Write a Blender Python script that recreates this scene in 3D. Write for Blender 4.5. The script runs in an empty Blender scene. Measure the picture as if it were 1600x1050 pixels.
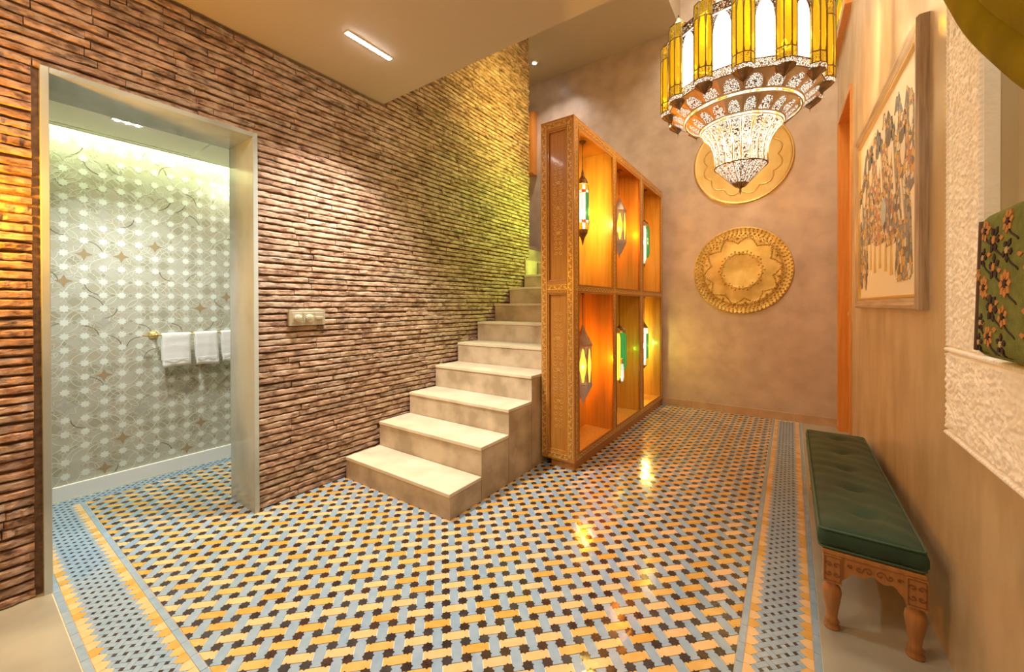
import bpy, bmesh, math, random
from mathutils import Vector, Matrix
random.seed(11)
PI = math.pi; R = math.radians
sc = bpy.context.scene
COL = sc.collection

# ------------------------------------------------------------------ camera
F_PX, CXP, V0, CAMH = 623.98, 800.0, 480.63, 1.35
_a, _b, _g = R(34.909), R(.285), R(-.158)
_r = Vector((math.cos(_a), math.sin(_a), 0)); _d = Vector((-math.sin(_a), math.cos(_a), 0))
_fw = _d*math.cos(_b) - Vector((0, 0, math.sin(_b))); _up = Vector((0, 0, math.cos(_b))) + _d*math.sin(_b)
_rt = _r*math.cos(_g) + _up*math.sin(_g); _up2 = _up*math.cos(_g) - _r*math.sin(_g)
cd = bpy.data.cameras.new('camera'); cam = bpy.data.objects.new('camera', cd); COL.objects.link(cam)
cd.sensor_width = 36; cd.lens = F_PX/1600*36; cd.shift_x = 0; cd.shift_y = -(525-V0)/1600; cd.clip_start = .02
cam.matrix_world = Matrix(((_rt.x, _up2.x, -_fw.x, 0), (_rt.y, _up2.y, -_fw.y, 0), (_rt.z, _up2.z, -_fw.z, CAMH), (0, 0, 0, 1)))
sc.camera = cam
def project(p):
    v = Vector(p) - Vector((0, 0, CAMH)); t = v.dot(_fw)
    if t < .05: return (-9999, -9999, t)
    return (CXP + F_PX*v.dot(_rt)/t, V0 - F_PX*v.dot(_up2)/t, t)
def inview(p, m=15):
    u, v, t = project(p); return -m < u < 1600+m and -m < v < 1050+m

# ------------------------------------------------------------------ world, exposure, lights
sc.view_settings.view_transform = 'Standard'; sc.view_settings.look = 'None'
sc.view_settings.exposure = 0.06; sc.view_settings.gamma = 1.0
sc.view_settings.use_curve_mapping = False
w = bpy.data.worlds.new('world'); sc.world = w; w.use_nodes = True
w.node_tree.nodes['Background'].inputs[0].default_value = (1, .86, .68, 1)
w.node_tree.nodes['Background'].inputs[1].default_value = .25
def light(name, kind, loc, power, col, size=.05, rot=None, spot=None, blend=.6, target=None, sy=None):
    l = bpy.data.lights.new(name, kind); o = bpy.data.objects.new(name, l); COL.objects.link(o)
    l.energy = power; l.color = col; o.location = loc
    if kind == 'AREA':
        l.size = size
        if sy: l.shape = 'RECTANGLE'; l.size_y = sy
    else: l.shadow_soft_size = size
    if kind == 'SPOT': l.spot_size = R(spot); l.spot_blend = blend
    if target is not None: o.rotation_euler = (Vector(target)-Vector(loc)).to_track_quat('-Z', 'Y').to_euler()
    elif rot: o.rotation_euler = rot
    return o
WARM = (1, .74, .46); COOL = (1, .96, .86)
# under the low ceiling: the linear fixture in view, then added out-of-view fill lamps
for k in range(5):
    light('linear_spot', 'SPOT', (-2.31, 1.52+.07*k, 3.06), 74, COOL, .03, spot=96, blend=.8, target=(-2.31, 1.55+.07*k, 0))
light('ceiling_fill', 'AREA', (-1.7, .3, 3.05), 24, (1, .93, .78), .5, target=(-1.7, .6, 0))
light('ceiling_fill', 'AREA', (-.2, -.7, 3.05), 14, (1, .82, .56), .5, target=(-.4, .6, 0))
light('ceiling_fill', 'AREA', (-2.3, -.5, 3.05), 13, (1, .52, .18), .4, target=(-2.2, 0, 0))  # added fill, coloured to tint the upper left bricks orange
# orange lamp just left of the frame
light('orange_lamp', 'POINT', (-2.72, -.12, 1.80), 58, (1, .42, .015), .06)
# downlight of the stairwell ceiling
light('stair_downlight', 'SPOT', (-3.0, 5.0, 4.95), 90, (1, .85, .75), .04, spot=120, blend=.9, target=(-2.8, 5.2, 0))
# green and yellow light of the coloured glass over the stairs
light('green_lamp', 'SPOT', (-1.95, 4.7, 2.75), 150, (.66, 1, .12), .10, spot=125, blend=1, target=(-2.87, 3.9, 2.2))
light('yellow_lamp', 'SPOT', (-1.85, 3.9, 3.5), 120, (1, .82, .18), .12, spot=110, blend=1, target=(-2.87, 3.9, 3.7))
# atrium
light('niche_fill', 'AREA', (.525, 1.2, 2.70), 3, (1, .88, .62), .04, rot=(0, 0, 0), sy=.9)  # added fill that brightens the niche, no fitting there
light('atrium_lamp', 'AREA', (-.4, 3.6, 6.0), 95, (1, .89, .70), 1.0, target=(-.4, 3.8, 0))
# bathroom
light('bath_downlight', 'SPOT', (-3.40, .62, 2.545), 120, (.95, 1, .97), .05, spot=95, blend=1, target=(-4.1, .95, .6))
light('bath_downlight', 'AREA', (-3.55, 1.7, 2.545), 8, (1, .93, .82), .22, target=(-3.75, 1.6, 0))

# ------------------------------------------------------------------ materials
def nd(nt, t, **kw):
    n = nt.nodes.new(t)
    for k, v in kw.items(): setattr(n, k, v)
    return n
def mat(name, c1, c2=None, rough=.5, metal=0, ns=8, det=4, bump=0, bs=40, emit=None, es=0, spec=.5, coat=0, coords='Object', stretch=None, lo=.35, hi=.65, sheen=0):
    m = bpy.data.materials.new(name); m.use_nodes = True; nt = m.node_tree; L = nt.links
    p = nt.nodes['Principled BSDF']
    p.inputs['Base Color'].default_value = (*c1, 1); p.inputs['Roughness'].default_value = rough; p.inputs['Metallic'].default_value = metal
    p.inputs['Specular IOR Level'].default_value = spec
    p.inputs['Coat Weight'].default_value = coat; p.inputs['Coat Roughness'].default_value = .08
    p.inputs['Sheen Weight'].default_value = sheen
    if coords == 'World': src = nd(nt, 'ShaderNodeNewGeometry').outputs['Position']
    else: src = nd(nt, 'ShaderNodeTexCoord').outputs['Object']
    if stretch:
        mp = nd(nt, 'ShaderNodeMapping'); mp.inputs['Scale'].default_value = stretch; L.new(src, mp.inputs['Vector']); src = mp.outputs[0]
    if c2:
        n = nd(nt, 'ShaderNodeTexNoise'); n.inputs['Scale'].default_value = ns; n.inputs['Detail'].default_value = det; L.new(src, n.inputs['Vector'])
        r = nd(nt, 'ShaderNodeValToRGB'); r.color_ramp.elements[0].position = lo; r.color_ramp.elements[1].position = hi
        r.color_ramp.elements[0].color = (*c1, 1); r.color_ramp.elements[1].color = (*c2, 1)
        L.new(n.outputs['Fac'], r.inputs['Fac']); L.new(r.outputs['Color'], p.inputs['Base Color'])
    if bump:
        n2 = nd(nt, 'ShaderNodeTexNoise'); n2.inputs['Scale'].default_value = bs; n2.inputs['Detail'].default_value = 5; L.new(src, n2.inputs['Vector'])
        b = nd(nt, 'ShaderNodeBump'); b.inputs['Strength'].default_value = bump; b.inputs['Distance'].default_value = .01
        L.new(n2.outputs['Fac'], b.inputs['Height']); L.new(b.outputs['Normal'], p.inputs['Normal'])
    if emit: p.inputs['Emission Color'].default_value = (*emit, 1); p.inputs['Emission Strength'].default_value = es
    return m
def glass_mat(name, col, es, tr=.35):
    """stained or frosted lamp glass: glows and lets the bulb's light through"""
    m = bpy.data.materials.new(name); m.use_nodes = True; nt = m.node_tree; L = nt.links; nt.nodes.clear()
    o = nd(nt, 'ShaderNodeOutputMaterial'); e = nd(nt, 'ShaderNodeEmission'); e.inputs[0].default_value = (*col, 1); e.inputs[1].default_value = es
    t = nd(nt, 'ShaderNodeBsdfTransparent'); t.inputs[0].default_value = (*col, 1)
    g = nd(nt, 'ShaderNodeBsdfGlossy'); g.inputs['Roughness'].default_value = .15
    a = nd(nt, 'ShaderNodeMixShader'); a.inputs[0].default_value = tr; L.new(e.outputs[0], a.inputs[1]); L.new(t.outputs[0], a.inputs[2])
    b = nd(nt, 'ShaderNodeMixShader'); b.inputs[0].default_value = .06; L.new(a.outputs[0], b.inputs[1]); L.new(g.outputs[0], b.inputs[2])
    L.new(b.outputs[0], o.inputs[0]); return m
def pierced_mat(name, metalc, glow, es, scale, th=.06, tr=.4):
    """sheet metal cut with fine openwork over glowing frosted lining"""
    m = bpy.data.materials.new(name); m.use_nodes = True; nt = m.node_tree; L = nt.links; nt.nodes.clear()
    o = nd(nt, 'ShaderNodeOutputMaterial'); p = nd(nt, 'ShaderNodeBsdfPrincipled'); p.inputs['Base Color'].default_value = (*metalc, 1)
    p.inputs['Metallic'].default_value = .9; p.inputs['Roughness'].default_value = .35
    e = nd(nt, 'ShaderNodeEmission'); e.inputs[0].default_value = (*glow, 1); e.inputs[1].default_value = es
    t = nd(nt, 'ShaderNodeBsdfTransparent'); t.inputs[0].default_value = (*glow, 1)
    a = nd(nt, 'ShaderNodeMixShader'); a.inputs[0].default_value = tr; L.new(e.outputs[0], a.inputs[1]); L.new(t.outputs[0], a.inputs[2])
    tc = nd(nt, 'ShaderNodeTexCoord'); v = nd(nt, 'ShaderNodeTexVoronoi'); v.feature = 'DISTANCE_TO_EDGE'; v.inputs['Scale'].default_value = scale
    L.new(tc.outputs['Object'], v.inputs['Vector'])
    c = nd(nt, 'ShaderNodeMath', operation='GREATER_THAN'); c.inputs[1].default_value = th; L.new(v.outputs['Distance'], c.inputs[0])
    mx = nd(nt, 'ShaderNodeMixShader'); L.new(c.outputs[0], mx.inputs[0]); L.new(p.outputs[0], mx.inputs[1]); L.new(a.outputs[0], mx.inputs[2])
    L.new(mx.outputs[0], o.inputs[0]); return m
def wood(name, c1, c2, rough=.32, ax='z', coat=.3):
    s = {'z': (14, 14, .7), 'y': (14, .7, 14), 'x': (.7, 14, 14)}[ax]
    return mat(name, c1, c2, rough=rough, ns=3.2, det=6, stretch=s, coords='World', bump=.05, bs=5, coat=coat, lo=.3, hi=.7)

M = {}
bc = [((.30, .170, .105), (.46, .30, .21)), ((.25, .135, .08), (.40, .25, .17)), ((.34, .195, .12), (.50, .34, .245)), ((.28, .175, .115), (.44, .31, .23))]
def brick_mat(name, c1, c2):
    m = bpy.data.materials.new(name); m.use_nodes = True; nt = m.node_tree; L = nt.links; p = nt.nodes['Principled BSDF']
    g = nd(nt, 'ShaderNodeNewGeometry'); mp = nd(nt, 'ShaderNodeMapping'); mp.inputs['Scale'].default_value = (1, .45, 1.2); L.new(g.outputs['Position'], mp.inputs[0])
    n = nd(nt, 'ShaderNodeTexNoise'); n.inputs['Scale'].default_value = 28; n.inputs['Detail'].default_value = 8; n.inputs['Roughness'].default_value = .65; L.new(mp.outputs[0], n.inputs['Vector'])
    r = nd(nt, 'ShaderNodeValToRGB'); cr = r.color_ramp
    cr.elements[0].position = .34; cr.elements[0].color = (c1[0]*.35, c1[1]*.32, c1[2]*.35, 1)
    cr.elements[1].position = .72; cr.elements[1].color = (c2[0]*1.12, c2[1]*1.15, c2[2]*1.2, 1)
    a = cr.elements.new(.455); a.color = (*c1, 1); a = cr.elements.new(.56); a.color = (*c2, 1)
    L.new(n.outputs['Fac'], r.inputs[0]); L.new(r.outputs[0], p.inputs['Base Color'])
    p.inputs['Roughness'].default_value = .72
    n2 = nd(nt, 'ShaderNodeTexNoise'); n2.inputs['Scale'].default_value = 45; n2.inputs['Detail'].default_value = 7; n2.inputs['Roughness'].default_value = .7; L.new(mp.outputs[0], n2.inputs['Vector'])
    b = nd(nt, 'ShaderNodeBump'); b.inputs['Strength'].default_value = .9; b.inputs['Distance'].default_value = .012; L.new(n2.outputs['Fac'], b.inputs['Height']); L.new(b.outputs[0], p.inputs['Normal'])
    return m
M['brick'] = [brick_mat('rustic_brick', *c) for c in bc]
M['mortar'] = mat('brown_mortar', (.13, .072, .04), (.22, .125, .07), rough=.9, ns=30, bump=.6, bs=70, coords='World')
M['tad_back'] = mat('mauve_tadelakt', (.44, .345, .27), (.56, .45, .365), rough=.34, ns=5.0, det=12, bump=.10, bs=14, coords='World', lo=.35, hi=.66)
M['tad_right'] = mat('tan_tadelakt', (.42, .325, .19), (.58, .465, .30), rough=.27, ns=2.6, det=8, bump=.08, bs=10, coords='World', stretch=(1, 1.8, .8))
M['skirt_tile'] = mat('skirting_stone', (.42, .28, .17), (.52, .36, .23), rough=.3, ns=5, coords='World')
M['plaster'] = mat('ceiling_paint', (.50, .425, .325), rough=.65)
M['white_paint'] = mat('white_paint', (.82, .80, .72), rough=.6)
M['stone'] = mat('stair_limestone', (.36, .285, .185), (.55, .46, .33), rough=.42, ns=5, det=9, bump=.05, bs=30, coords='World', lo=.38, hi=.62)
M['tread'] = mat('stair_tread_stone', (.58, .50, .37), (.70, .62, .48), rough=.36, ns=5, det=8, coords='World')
M['marble'] = mat('grey_marble', (.27, .30, .285), (.43, .465, .445), rough=.14, ns=2.2, det=10, coords='World', stretch=(1, 1, .55), lo=.4, hi=.62)
M['concrete'] = mat('polished_screed', (.26, .245, .195), (.38, .36, .285), rough=.3, ns=2.5, det=8, coords='World')
M['grout'] = mat('cream_grout', (.80, .74, .60), (.70, .64, .50), rough=.6, ns=30, coords='World')
def glaze(n, c1, c2): return mat(n, c1, c2, rough=.13, ns=22, det=3, bump=.10, bs=26, coords='World', spec=.6)
M['star'] = [glaze('black_glaze', (.022, .014, .014), (.035, .026, .025)), glaze('black_glaze', (.035, .018, .014), (.055, .03, .022)), glaze('black_glaze', (.03, .028, .03), (.05, .045, .045))]
M['yel'] = [glaze('yellow_glaze', (.58, .345, .10), (.62, .39, .13)), glaze('yellow_glaze', (.64, .42, .19), (.66, .45, .23)), glaze('yellow_glaze', (.54, .29, .055), (.58, .34, .09)), glaze('yellow_glaze', (.66, .44, .24), (.64, .41, .19))]
M['blu'] = [glaze('blue_glaze', (.235, .33, .44), (.28, .37, .47)), glaze('blue_glaze', (.21, .31, .42), (.25, .35, .45)), glaze('blue_glaze', (.27, .36, .45), (.235, .33, .43))]
M['cab'] = wood('orange_wood', (.34, .135, .018), (.47, .205, .035))
M['cab_h'] = wood('orange_wood_level', (.34, .135, .018), (.47, .205, .035), ax='y')
M['cab_in'] = wood('pale_orange_wood', (.60, .32, .05), (.76, .44, .09))
M['inlay'] = mat('gilt_inlay', (.86, .62, .22), (.70, .46, .12), rough=.35, metal=.4, ns=60)
M['door'] = wood('door_wood', (.55, .20, .03), (.68, .29, .06))
M['bench_cut'] = mat('painted_carving_shade', (.20, .075, .02), rough=.5)  # darker wood colour stands in for shade in the carved lines
M['bench'] = wood('carved_bench_wood', (.30, .12, .028), (.42, .19, .05))
M['velvet'] = mat('green_velvet', (.008, .034, .017), (.018, .060, .032), rough=.75, ns=6, det=5, bump=.15, bs=9, sheen=.12)
M['piping'] = mat('green_piping', (.03, .09, .05), rough=.6, sheen=.1)
M['olive'] = mat('olive_velvet', (.17, .125, .003), (.25, .19, .008), rough=.95, ns=4, spec=.03)
M['brass'] = mat('polished_brass', (.72, .50, .18), (.80, .60, .26), rough=.28, metal=.85, ns=5, bump=.12, bs=9)
M['brass_old'] = mat('aged_brass', (.56, .39, .11), (.74, .55, .20), rough=.42, metal=.7, ns=7, det=8, bump=.15, bs=40)
M['dark_metal'] = mat('dark_bronze', (.16, .10, .055), (.26, .17, .09), rough=.4, metal=.8, ns=20)
M['skirt_metal'] = mat('burnished_metal', (.55, .42, .28), (.66, .52, .36), rough=.38, metal=.75, ns=9)
M['silver'] = mat('pale_tin', (.60, .52, .42), (.45, .36, .26), rough=.4, metal=.7, ns=16, bump=.2, bs=50)
M['chrome'] = mat('brushed_nickel', (.55, .53, .42), rough=.35, metal=.6)
M['towel'] = mat('white_terry', (.86, .87, .85), rough=.95, bump=.5, bs=250)
M['white_skirt'] = mat('white_skirting', (.86, .87, .86), rough=.3)
M['carved'] = mat('carved_plaster', (.86, .85, .80), (.91, .90, .86), rough=.7, ns=25, bump=.3, bs=60)
M['niche'] = mat('olive_wall', (.50, .43, .28), (.54, .47, .31), rough=.6, ns=3)
M['frame'] = mat('silvered_wood_frame', (.33, .24, .16), (.52, .42, .31), rough=.4, metal=.25, ns=5, det=6, stretch=(20, 20, .8), coat=.3)
M['frame_h'] = mat('silvered_wood_frame', (.33, .24, .16), (.52, .42, .31), rough=.4, metal=.25, ns=5, det=6, stretch=(20, .8, 20), coat=.3)
M['gilt'] = mat('gilt_edge', (.75, .52, .17), rough=.3, metal=.6)
M['paper'] = mat('cream_paper', (.82, .77, .66), rough=.55)
M['led'] = mat('led_diode', (1, 1, 1), emit=(1, .97, .93), es=60)
M['led_strip'] = mat('led_strip', (1, 1, 1), emit=(.90, 1, .62), es=22)
M['bath_wall'] = mat('bath_plaster', (.43, .42, .34), (.50, .49, .42), rough=.35, ns=6, det=5, coords='World')
M['line'] = mat('cream_line', (.72, .74, .62), rough=.3)
M['bstar'] = [mat('white_star_glaze', (.70, .75, .69), rough=.2), mat('white_star_glaze', (.68, .73, .67), rough=.2)]
M['bfour'] = [mat('sand_star_glaze', (.36, .27, .15), rough=.25), mat('grey_star_glaze', (.44, .42, .34), rough=.25), mat('grey_star_glaze', (.42, .42, .37), rough=.25)]
M['bpetal'] = [mat('pale_petal_glaze', c, rough=.22) for c in [(.41, .40, .31), (.47, .47, .39), (.37, .355, .27), (.44, .41, .32)]]
M['black'] = mat('black_plastic', (.02, .02, .02), rough=.4)
M['g_yellow'] = glass_mat('amber_glass', (1, .50, .006), 1.15, .25)
M['g_white'] = glass_mat('frosted_glass', (1, .96, .9), 2.6, .35)
M['g_amber'] = glass_mat('amber_lantern_glass', (1, .56, .05), 3.2, .40)
M['g_green'] = glass_mat('green_glass', (.07, .50, .10), .75, .10)
M['g_clear'] = glass_mat('clear_lantern_glass', (1, .93, .75), 1.9, .5)
M['g_red'] = glass_mat('red_glass', (.9, .12, .03), .7, .4)
M['bulb'] = glass_mat('clear_bulb', (1, .88, .66), 45, .6)
M['pierced'] = pierced_mat('pierced_metal', (.34, .20, .10), (1, .90, .72), 2.2, 85, .13)
M['pierced_dense'] = pierced_mat('pierced_bronze', (.22, .14, .08), (1, .92, .8), 1.6, 105, .24)
M['pierced_y'] = pierced_mat('pierced_amber', (.30, .18, .05), (1, .6, .03), 1.0, 120, .07)
M['pierced_tin'] = pierced_mat('pierced_tin', (.55, .48, .38), (.9, .8, .6), .5, 120, .22, .3)

# ------------------------------------------------------------------ mesh helpers
class MB:
    def __init__(s): s.v = []; s.f = []; s.m = []; s.sm = []
    def add(s, vs, fs, mi=0, smooth=False):
        b = len(s.v); s.v += [tuple(v) for v in vs]
        for f in fs: s.f.append(tuple(b+i for i in f)); s.m.append(mi); s.sm.append(smooth)
    def box(s, x0, y0, z0, x1, y1, z1, mi=0):
        s.add([(x0, y0, z0), (x1, y0, z0), (x1, y1, z0), (x0, y1, z0), (x0, y0, z1), (x1, y0, z1), (x1, y1, z1), (x0, y1, z1)],
              [(0, 3, 2, 1), (4, 5, 6, 7), (0, 1, 5, 4), (1, 2, 6, 5), (2, 3, 7, 6), (3, 0, 4, 7)], mi)
    def prism(s, poly, fn, d0, d1, mi=0, smooth=False):
        """poly 2D ccw, fn(a,b,d)->xyz; top at d1"""
        n = len(poly)
        s.add([fn(a, b, d1) for a, b in poly]+[fn(a, b, d0) for a, b in poly],
              [tuple(range(n))]+[(i, n+i, n+(i+1) % n, (i+1) % n) for i in range(n)], mi, smooth)
    def tube(s, pts, r, n=8, mi=0, cap=True, closed=False):
        pts = [Vector(p) for p in pts]; k = len(pts); rr = r if isinstance(r, (list, tuple)) else [r]*k
        rings = []; prev = None
        for i, p in enumerate(pts):
            if closed: t = pts[(i+1) % k]-pts[i-1]
            else: t = pts[min(i+1, k-1)]-pts[max(i-1, 0)]
            t = t.normalized() if t.length > 1e-9 else Vector((0, 0, 1))
            if prev is None: a = t.orthogonal().normalized()
            else:
                a = prev - t*prev.dot(t); a = a.normalized() if a.length > 1e-6 else t.orthogonal().normalized()
            prev = a; b = t.cross(a)
            rings.append([p+(a*math.cos(2*PI*j/n)+b*math.sin(2*PI*j/n))*rr[i] for j in range(n)])
        vs = [v for q in rings for v in q]; fs = []
        for i in range(k if closed else k-1):
            i2 = (i+1) % k
            for j in range(n): fs.append((i*n+j, i*n+(j+1) % n, i2*n+(j+1) % n, i2*n+j))
        if cap and not closed: fs += [tuple(range(n-1, -1, -1)), tuple((k-1)*n+j for j in range(n))]
        s.add(vs, fs, mi, True)
    def lathe(s, prof, c=(0, 0, 0), n=24, mi=0, axis='z', smooth=True, phase=0):
        vs = []; k = len(prof)
        for r, h in prof:
            for j in range(n):
                t = 2*PI*j/n+phase; a, b = r*math.cos(t), r*math.sin(t)
                v = {'z': (a, b, h), 'y': (a, h, b), 'x': (h, a, b)}[axis]
                vs.append((v[0]+c[0], v[1]+c[1], v[2]+c[2]))
        fs = []
        for i in range(k-1):
            for j in range(n):
                q = (i*n+j, i*n+(j+1) % n, (i+1)*n+(j+1) % n, (i+1)*n+j)
                fs.append(q if axis != 'y' else q[::-1])
        if prof[0][0] > 1e-6: fs.append(tuple(range(n-1, -1, -1)))
        if prof[-1][0] > 1e-6: fs.append(tuple((k-1)*n+j for j in range(n)))
        s.add(vs, fs, mi, smooth)
    def mesh(s, name, mats):
        me = bpy.data.meshes.new(name); me.from_pydata(s.v, [], s.f); me.update()
        for m in (mats if isinstance(mats, (list, tuple)) else [mats]): me.materials.append(m)
        me.polygons.foreach_set('material_index', s.m); me.polygons.foreach_set('use_smooth', s.sm)
        me.validate(); me.update(); return me
    def build(s, name, mats, parent=None, loc=None, bevel=0, **kw):
        return obj(name, s.mesh(name, mats), parent, loc, bevel, **kw)
def obj(name, me, parent=None, loc=None, bevel=0, **kw):
    o = bpy.data.objects.new(name, me); COL.objects.link(o)
    if parent: o.parent = parent
    if loc: o.location = loc
    if bevel:
        b = o.modifiers.new('bevel', 'BEVEL'); b.width = bevel; b.segments = 2; b.limit_method = 'ANGLE'; b.angle_limit = R(40)
    for k, v in kw.items(): o[k] = v
    return o
def thing(name, label, cat, loc=(0, 0, 0), group=None, rz=0):
    o = bpy.data.objects.new(name, None); COL.objects.link(o); o.location = loc; o.rotation_euler = (0, 0, rz); o.empty_display_size = .05
    o['label'] = label; o['category'] = cat
    if group: o['group'] = group
    return o
def struct(o, label=None):
    o['kind'] = 'structure'
    if label: o['label'] = label
    return o
def bx(name, x0, y0, z0, x1, y1, z1, m, parent=None, bevel=0, **kw):
    b = MB(); b.box(x0, y0, z0, x1, y1, z1); return b.build(name, m, parent, bevel=bevel, **kw)

# ------------------------------------------------------------------ dimensions
XB, XR0 = -2.87, .49
YB, ZC, YCE, ZU = 5.63, 3.09, 2.20, 5.0
def xr(y): return XR0 - .0204*(y-2.2)
YD1, YD2, ZD = .271, 1.193, 2.4755

# ------------------------------------------------------------------ floor: base and tiles
fl = MB()
fl.box(-4.4, -1.6, -.1, .7, 5.75, 0, 1)
fl.box(-2.9, -1.6, 0, .55, .293, .003, 0); fl.box(.101, .293, 0, .56, 5.64, .003, 0)
fl.box(-4.4, -.5, 0, -2.9, .293, .003, 0); fl.box(-4.2, .293, 0, -4.132, 2.3, .003, 0)
floor = struct(fl.build('floor', [M['concrete'], M['grout']]), 'mosaic tiled hall floor with a bordered field of black stars')

DX = .1055; S = DX/math.sqrt(2); H2 = DX/2
E1 = Vector((1, 1, 0)).normalized(); E2 = Vector((-1, 1, 0)).normalized()
def clip(poly, tests):
    for (a, b, c) in tests:         # keep a*x+b*y >= c
        out = []
        for i in range(len(poly)):
            p, q = poly[i], poly[(i+1) % len(poly)]
            dp, dq = a*p[0]+b*p[1]-c, a*q[0]+b*q[1]-c
            if dp >= 0: out.append(p)
            if dp*dq < 0: t = dp/(dp-dq); out.append((p[0]+t*(q[0]-p[0]), p[1]+t*(q[1]-p[1])))
        poly = out
        if len(poly) < 3: return []
    return poly
RO, RI = .318*S, .245*S
star_poly = []
for k in range(16):
    rr = RO if k % 2 == 0 else RI; t = k*PI/8
    star_poly.append((rr*math.cos(t), rr*math.sin(t)))
WB = .57*S; LB = 2*S-WB; g = .0017
def bar_poly():
    hl, hw = LB/2-g, WB/2-g; ns = .5*S; tip = .5*S-RO-.0006; nw = .052*S
    right = [(hl, -hw), (hl, hw)]
    top = [(ns+nw, hw), (ns, tip), (ns-nw, hw), (-ns+nw, hw), (-ns, tip), (-ns-nw, hw)]
    left = [(-hl, hw), (-hl, -hw)]
    bot = [(-ns-nw, -hw), (-ns, -tip), (-ns+nw, -hw), (ns-nw, -hw), (ns, -tip), (ns+nw, -hw)]
    return right+top+left+bot
barp = bar_poly()
def rot2(poly, t, c=(0, 0)):
    ct, st = math.cos(t), math.sin(t); return [(c[0]+a*ct-b*st, c[1]+a*st+b*ct) for a, b in poly]
HT = .0034
def hidden_floor(x, y):
    if x < -1.80 and x > -2.87 and y > 1.88: return True
    if -1.68 < x < -1.50 and y > 3.0: return True
    if -3.20 < x < -2.93 and (y > YD2+.03 or y < YD1-.03): return True
    if x < -2.9 and y > 2.25: return True
    return False
FT = [(0, 1, .5685), (-1, 0, .1735), (1, 0, -3.985), (0, -1, -5.615)]
cells = []           # (score, kind, cx, cy, clipped poly or None)
nx = int((3.99-.172)/H2)+3; ny = int((YB-.567)/H2)+3
for m_ in range(-1, nx):
    for n_ in range(-1, ny):
        x, y = -.172-H2*m_, .567+H2*n_
        if hidden_floor(x, y): continue
        dist = math.hypot(x, y)
        if (m_+n_) % 2:       # star
            poly = rot2(star_poly, PI/8*0+PI/4, (x, y)); cp = clip(poly, FT)
            if len(cp) < 3: continue
            whole = len(cp) == len(poly)
            cells.append((dist, 'star', x, y, None if whole else cp, 0))
        else:
            yel = (n_ % 2 == 0)
            ang = PI/4 if yel else 3*PI/4
            poly = rot2(barp, ang, (x, y)); cp = clip(poly, FT)
            if len(cp) < 3: continue
            whole = len(cp) == len(poly)
            cells.append((dist, 'yel' if yel else 'blu', x, y, None if whole else cp, ang))
cells.sort(key=lambda c: c[0])
stuffb = {'star': MB(), 'yel': MB(), 'blu': MB()}; cnt = {'star': 0, 'yel': 0, 'blu': 0}
tile_me = {}
for kind, poly in (('star', rot2(star_poly, 0)), ('yel', barp), ('blu', barp)):
    for vi in range(len(M[kind])):
        b = MB(); b.prism(poly, lambda a, c, d: (a, c, d), -HT, 0); tile_me[(kind, vi)] = b.mesh(kind+'_tile', M[kind][vi])
nm = {'star': 'star_tile', 'yel': 'yellow_bar_tile', 'blu': 'blue_bar_tile'}
for dist, kind, x, y, cp, ang in cells:
    vi = random.randrange(len(M[kind])); top = HT+(.0003 if kind == 'star' else 0)+random.uniform(-.0002, .0002)
    if cp is None and cnt[kind] < 300 and inview((x, y, 0), 5):
        cnt[kind] += 1
        o = bpy.data.objects.new(nm[kind], tile_me[(kind, vi)]); COL.objects.link(o); o.parent = floor
        o.location = (x, y, top); o.rotation_euler = (R(random.gauss(0, .5)), R(random.gauss(0, .5)), (PI/4 if kind == 'star' else ang)+random.gauss(0, .008))
    else:
        if cp is None: cp = rot2(star_poly, PI/4, (x, y)) if kind == 'star' else rot2(barp, ang, (x, y))
        tx, ty = random.gauss(0, .008), random.gauss(0, .008)
        stuffb[kind].prism(cp, lambda a, c, d: (a, c, 0 if d == 0 else top+(a-x)*tx+(c-y)*ty), 0, 1, vi)
for kind in stuffb: stuffb[kind].build(nm[kind], M[kind], floor, kind='stuff')
# borders: P(u,w): u along, w across from the field side (0) outwards
s2 = S/2; h3 = H2/2
bt = {'black': MB(), 'bar': MB(), 'tooth': MB(), 'strip': MB()}
sq_me = {vi: None for vi in range(3)}
W2 = .62*s2; SQ = (s2-W2)/2-.0004
for vi in range(3):
    b = MB(); b.prism([(-SQ, -SQ), (SQ, -SQ), (SQ, SQ), (-SQ, SQ)], lambda a, c, d: (a, c, d), -HT, 0); sq_me[vi] = b.mesh('small_black_tile', M['star'][vi])
bl_cells = []
def small_pattern(fn, inv, u0, u1, w0, w1, wc):
    """basket weave of small bars with black squares; wc = w of the first row of squares"""
    nu = int((u1-u0)/h3)+2; nw = int((w1-w0)/h3)+4
    tests = []
    for i in range(-1, nu):
        for j in range(-3, nw):
            u, w = u0+i*h3, wc+j*h3
            x, y = fn(u, w)
            if (i+j) % 2 == 0:
                if w0+.018 < w < w1-.018 and u0 <= u <= u1: bl_cells.append((math.hypot(x, y), x, y))
            else:
                if not (w0-.02 < w < w1+.02 and u0 <= u <= u1): continue
                ang = PI/4 if j % 2 == 0 else 3*PI/4
                hl, hw = (2*s2-W2)/2-.0007, W2/2-.0007
                loc = [(-hl, -hw), (hl, -hw), (hl, hw), (-hl, hw)]
                cp = clip([inv(*q) for q in rot2(loc, ang, (x, y))], [(0, 1, w0), (0, -1, -w1), (1, 0, u0), (-1, 0, -u1)])
                if len(cp) >= 3:
                    cp = [fn(*q) for q in cp]
                    ar = sum(cp[q][0]*cp[(q+1) % len(cp)][1]-cp[(q+1) % len(cp)][0]*cp[q][1] for q in range(len(cp)))
                    if ar < 0: cp = cp[::-1]
                    bt['bar'].prism(cp, lambda a, c, d: (a, c, d), 0, HT-.0004, random.randrange(3))
def orient(cp):
    ar = sum(cp[q][0]*cp[(q+1) % len(cp)][1]-cp[(q+1) % len(cp)][0]*cp[q][1] for q in range(len(cp)))
    return cp if ar > 0 else cp[::-1]
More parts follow.
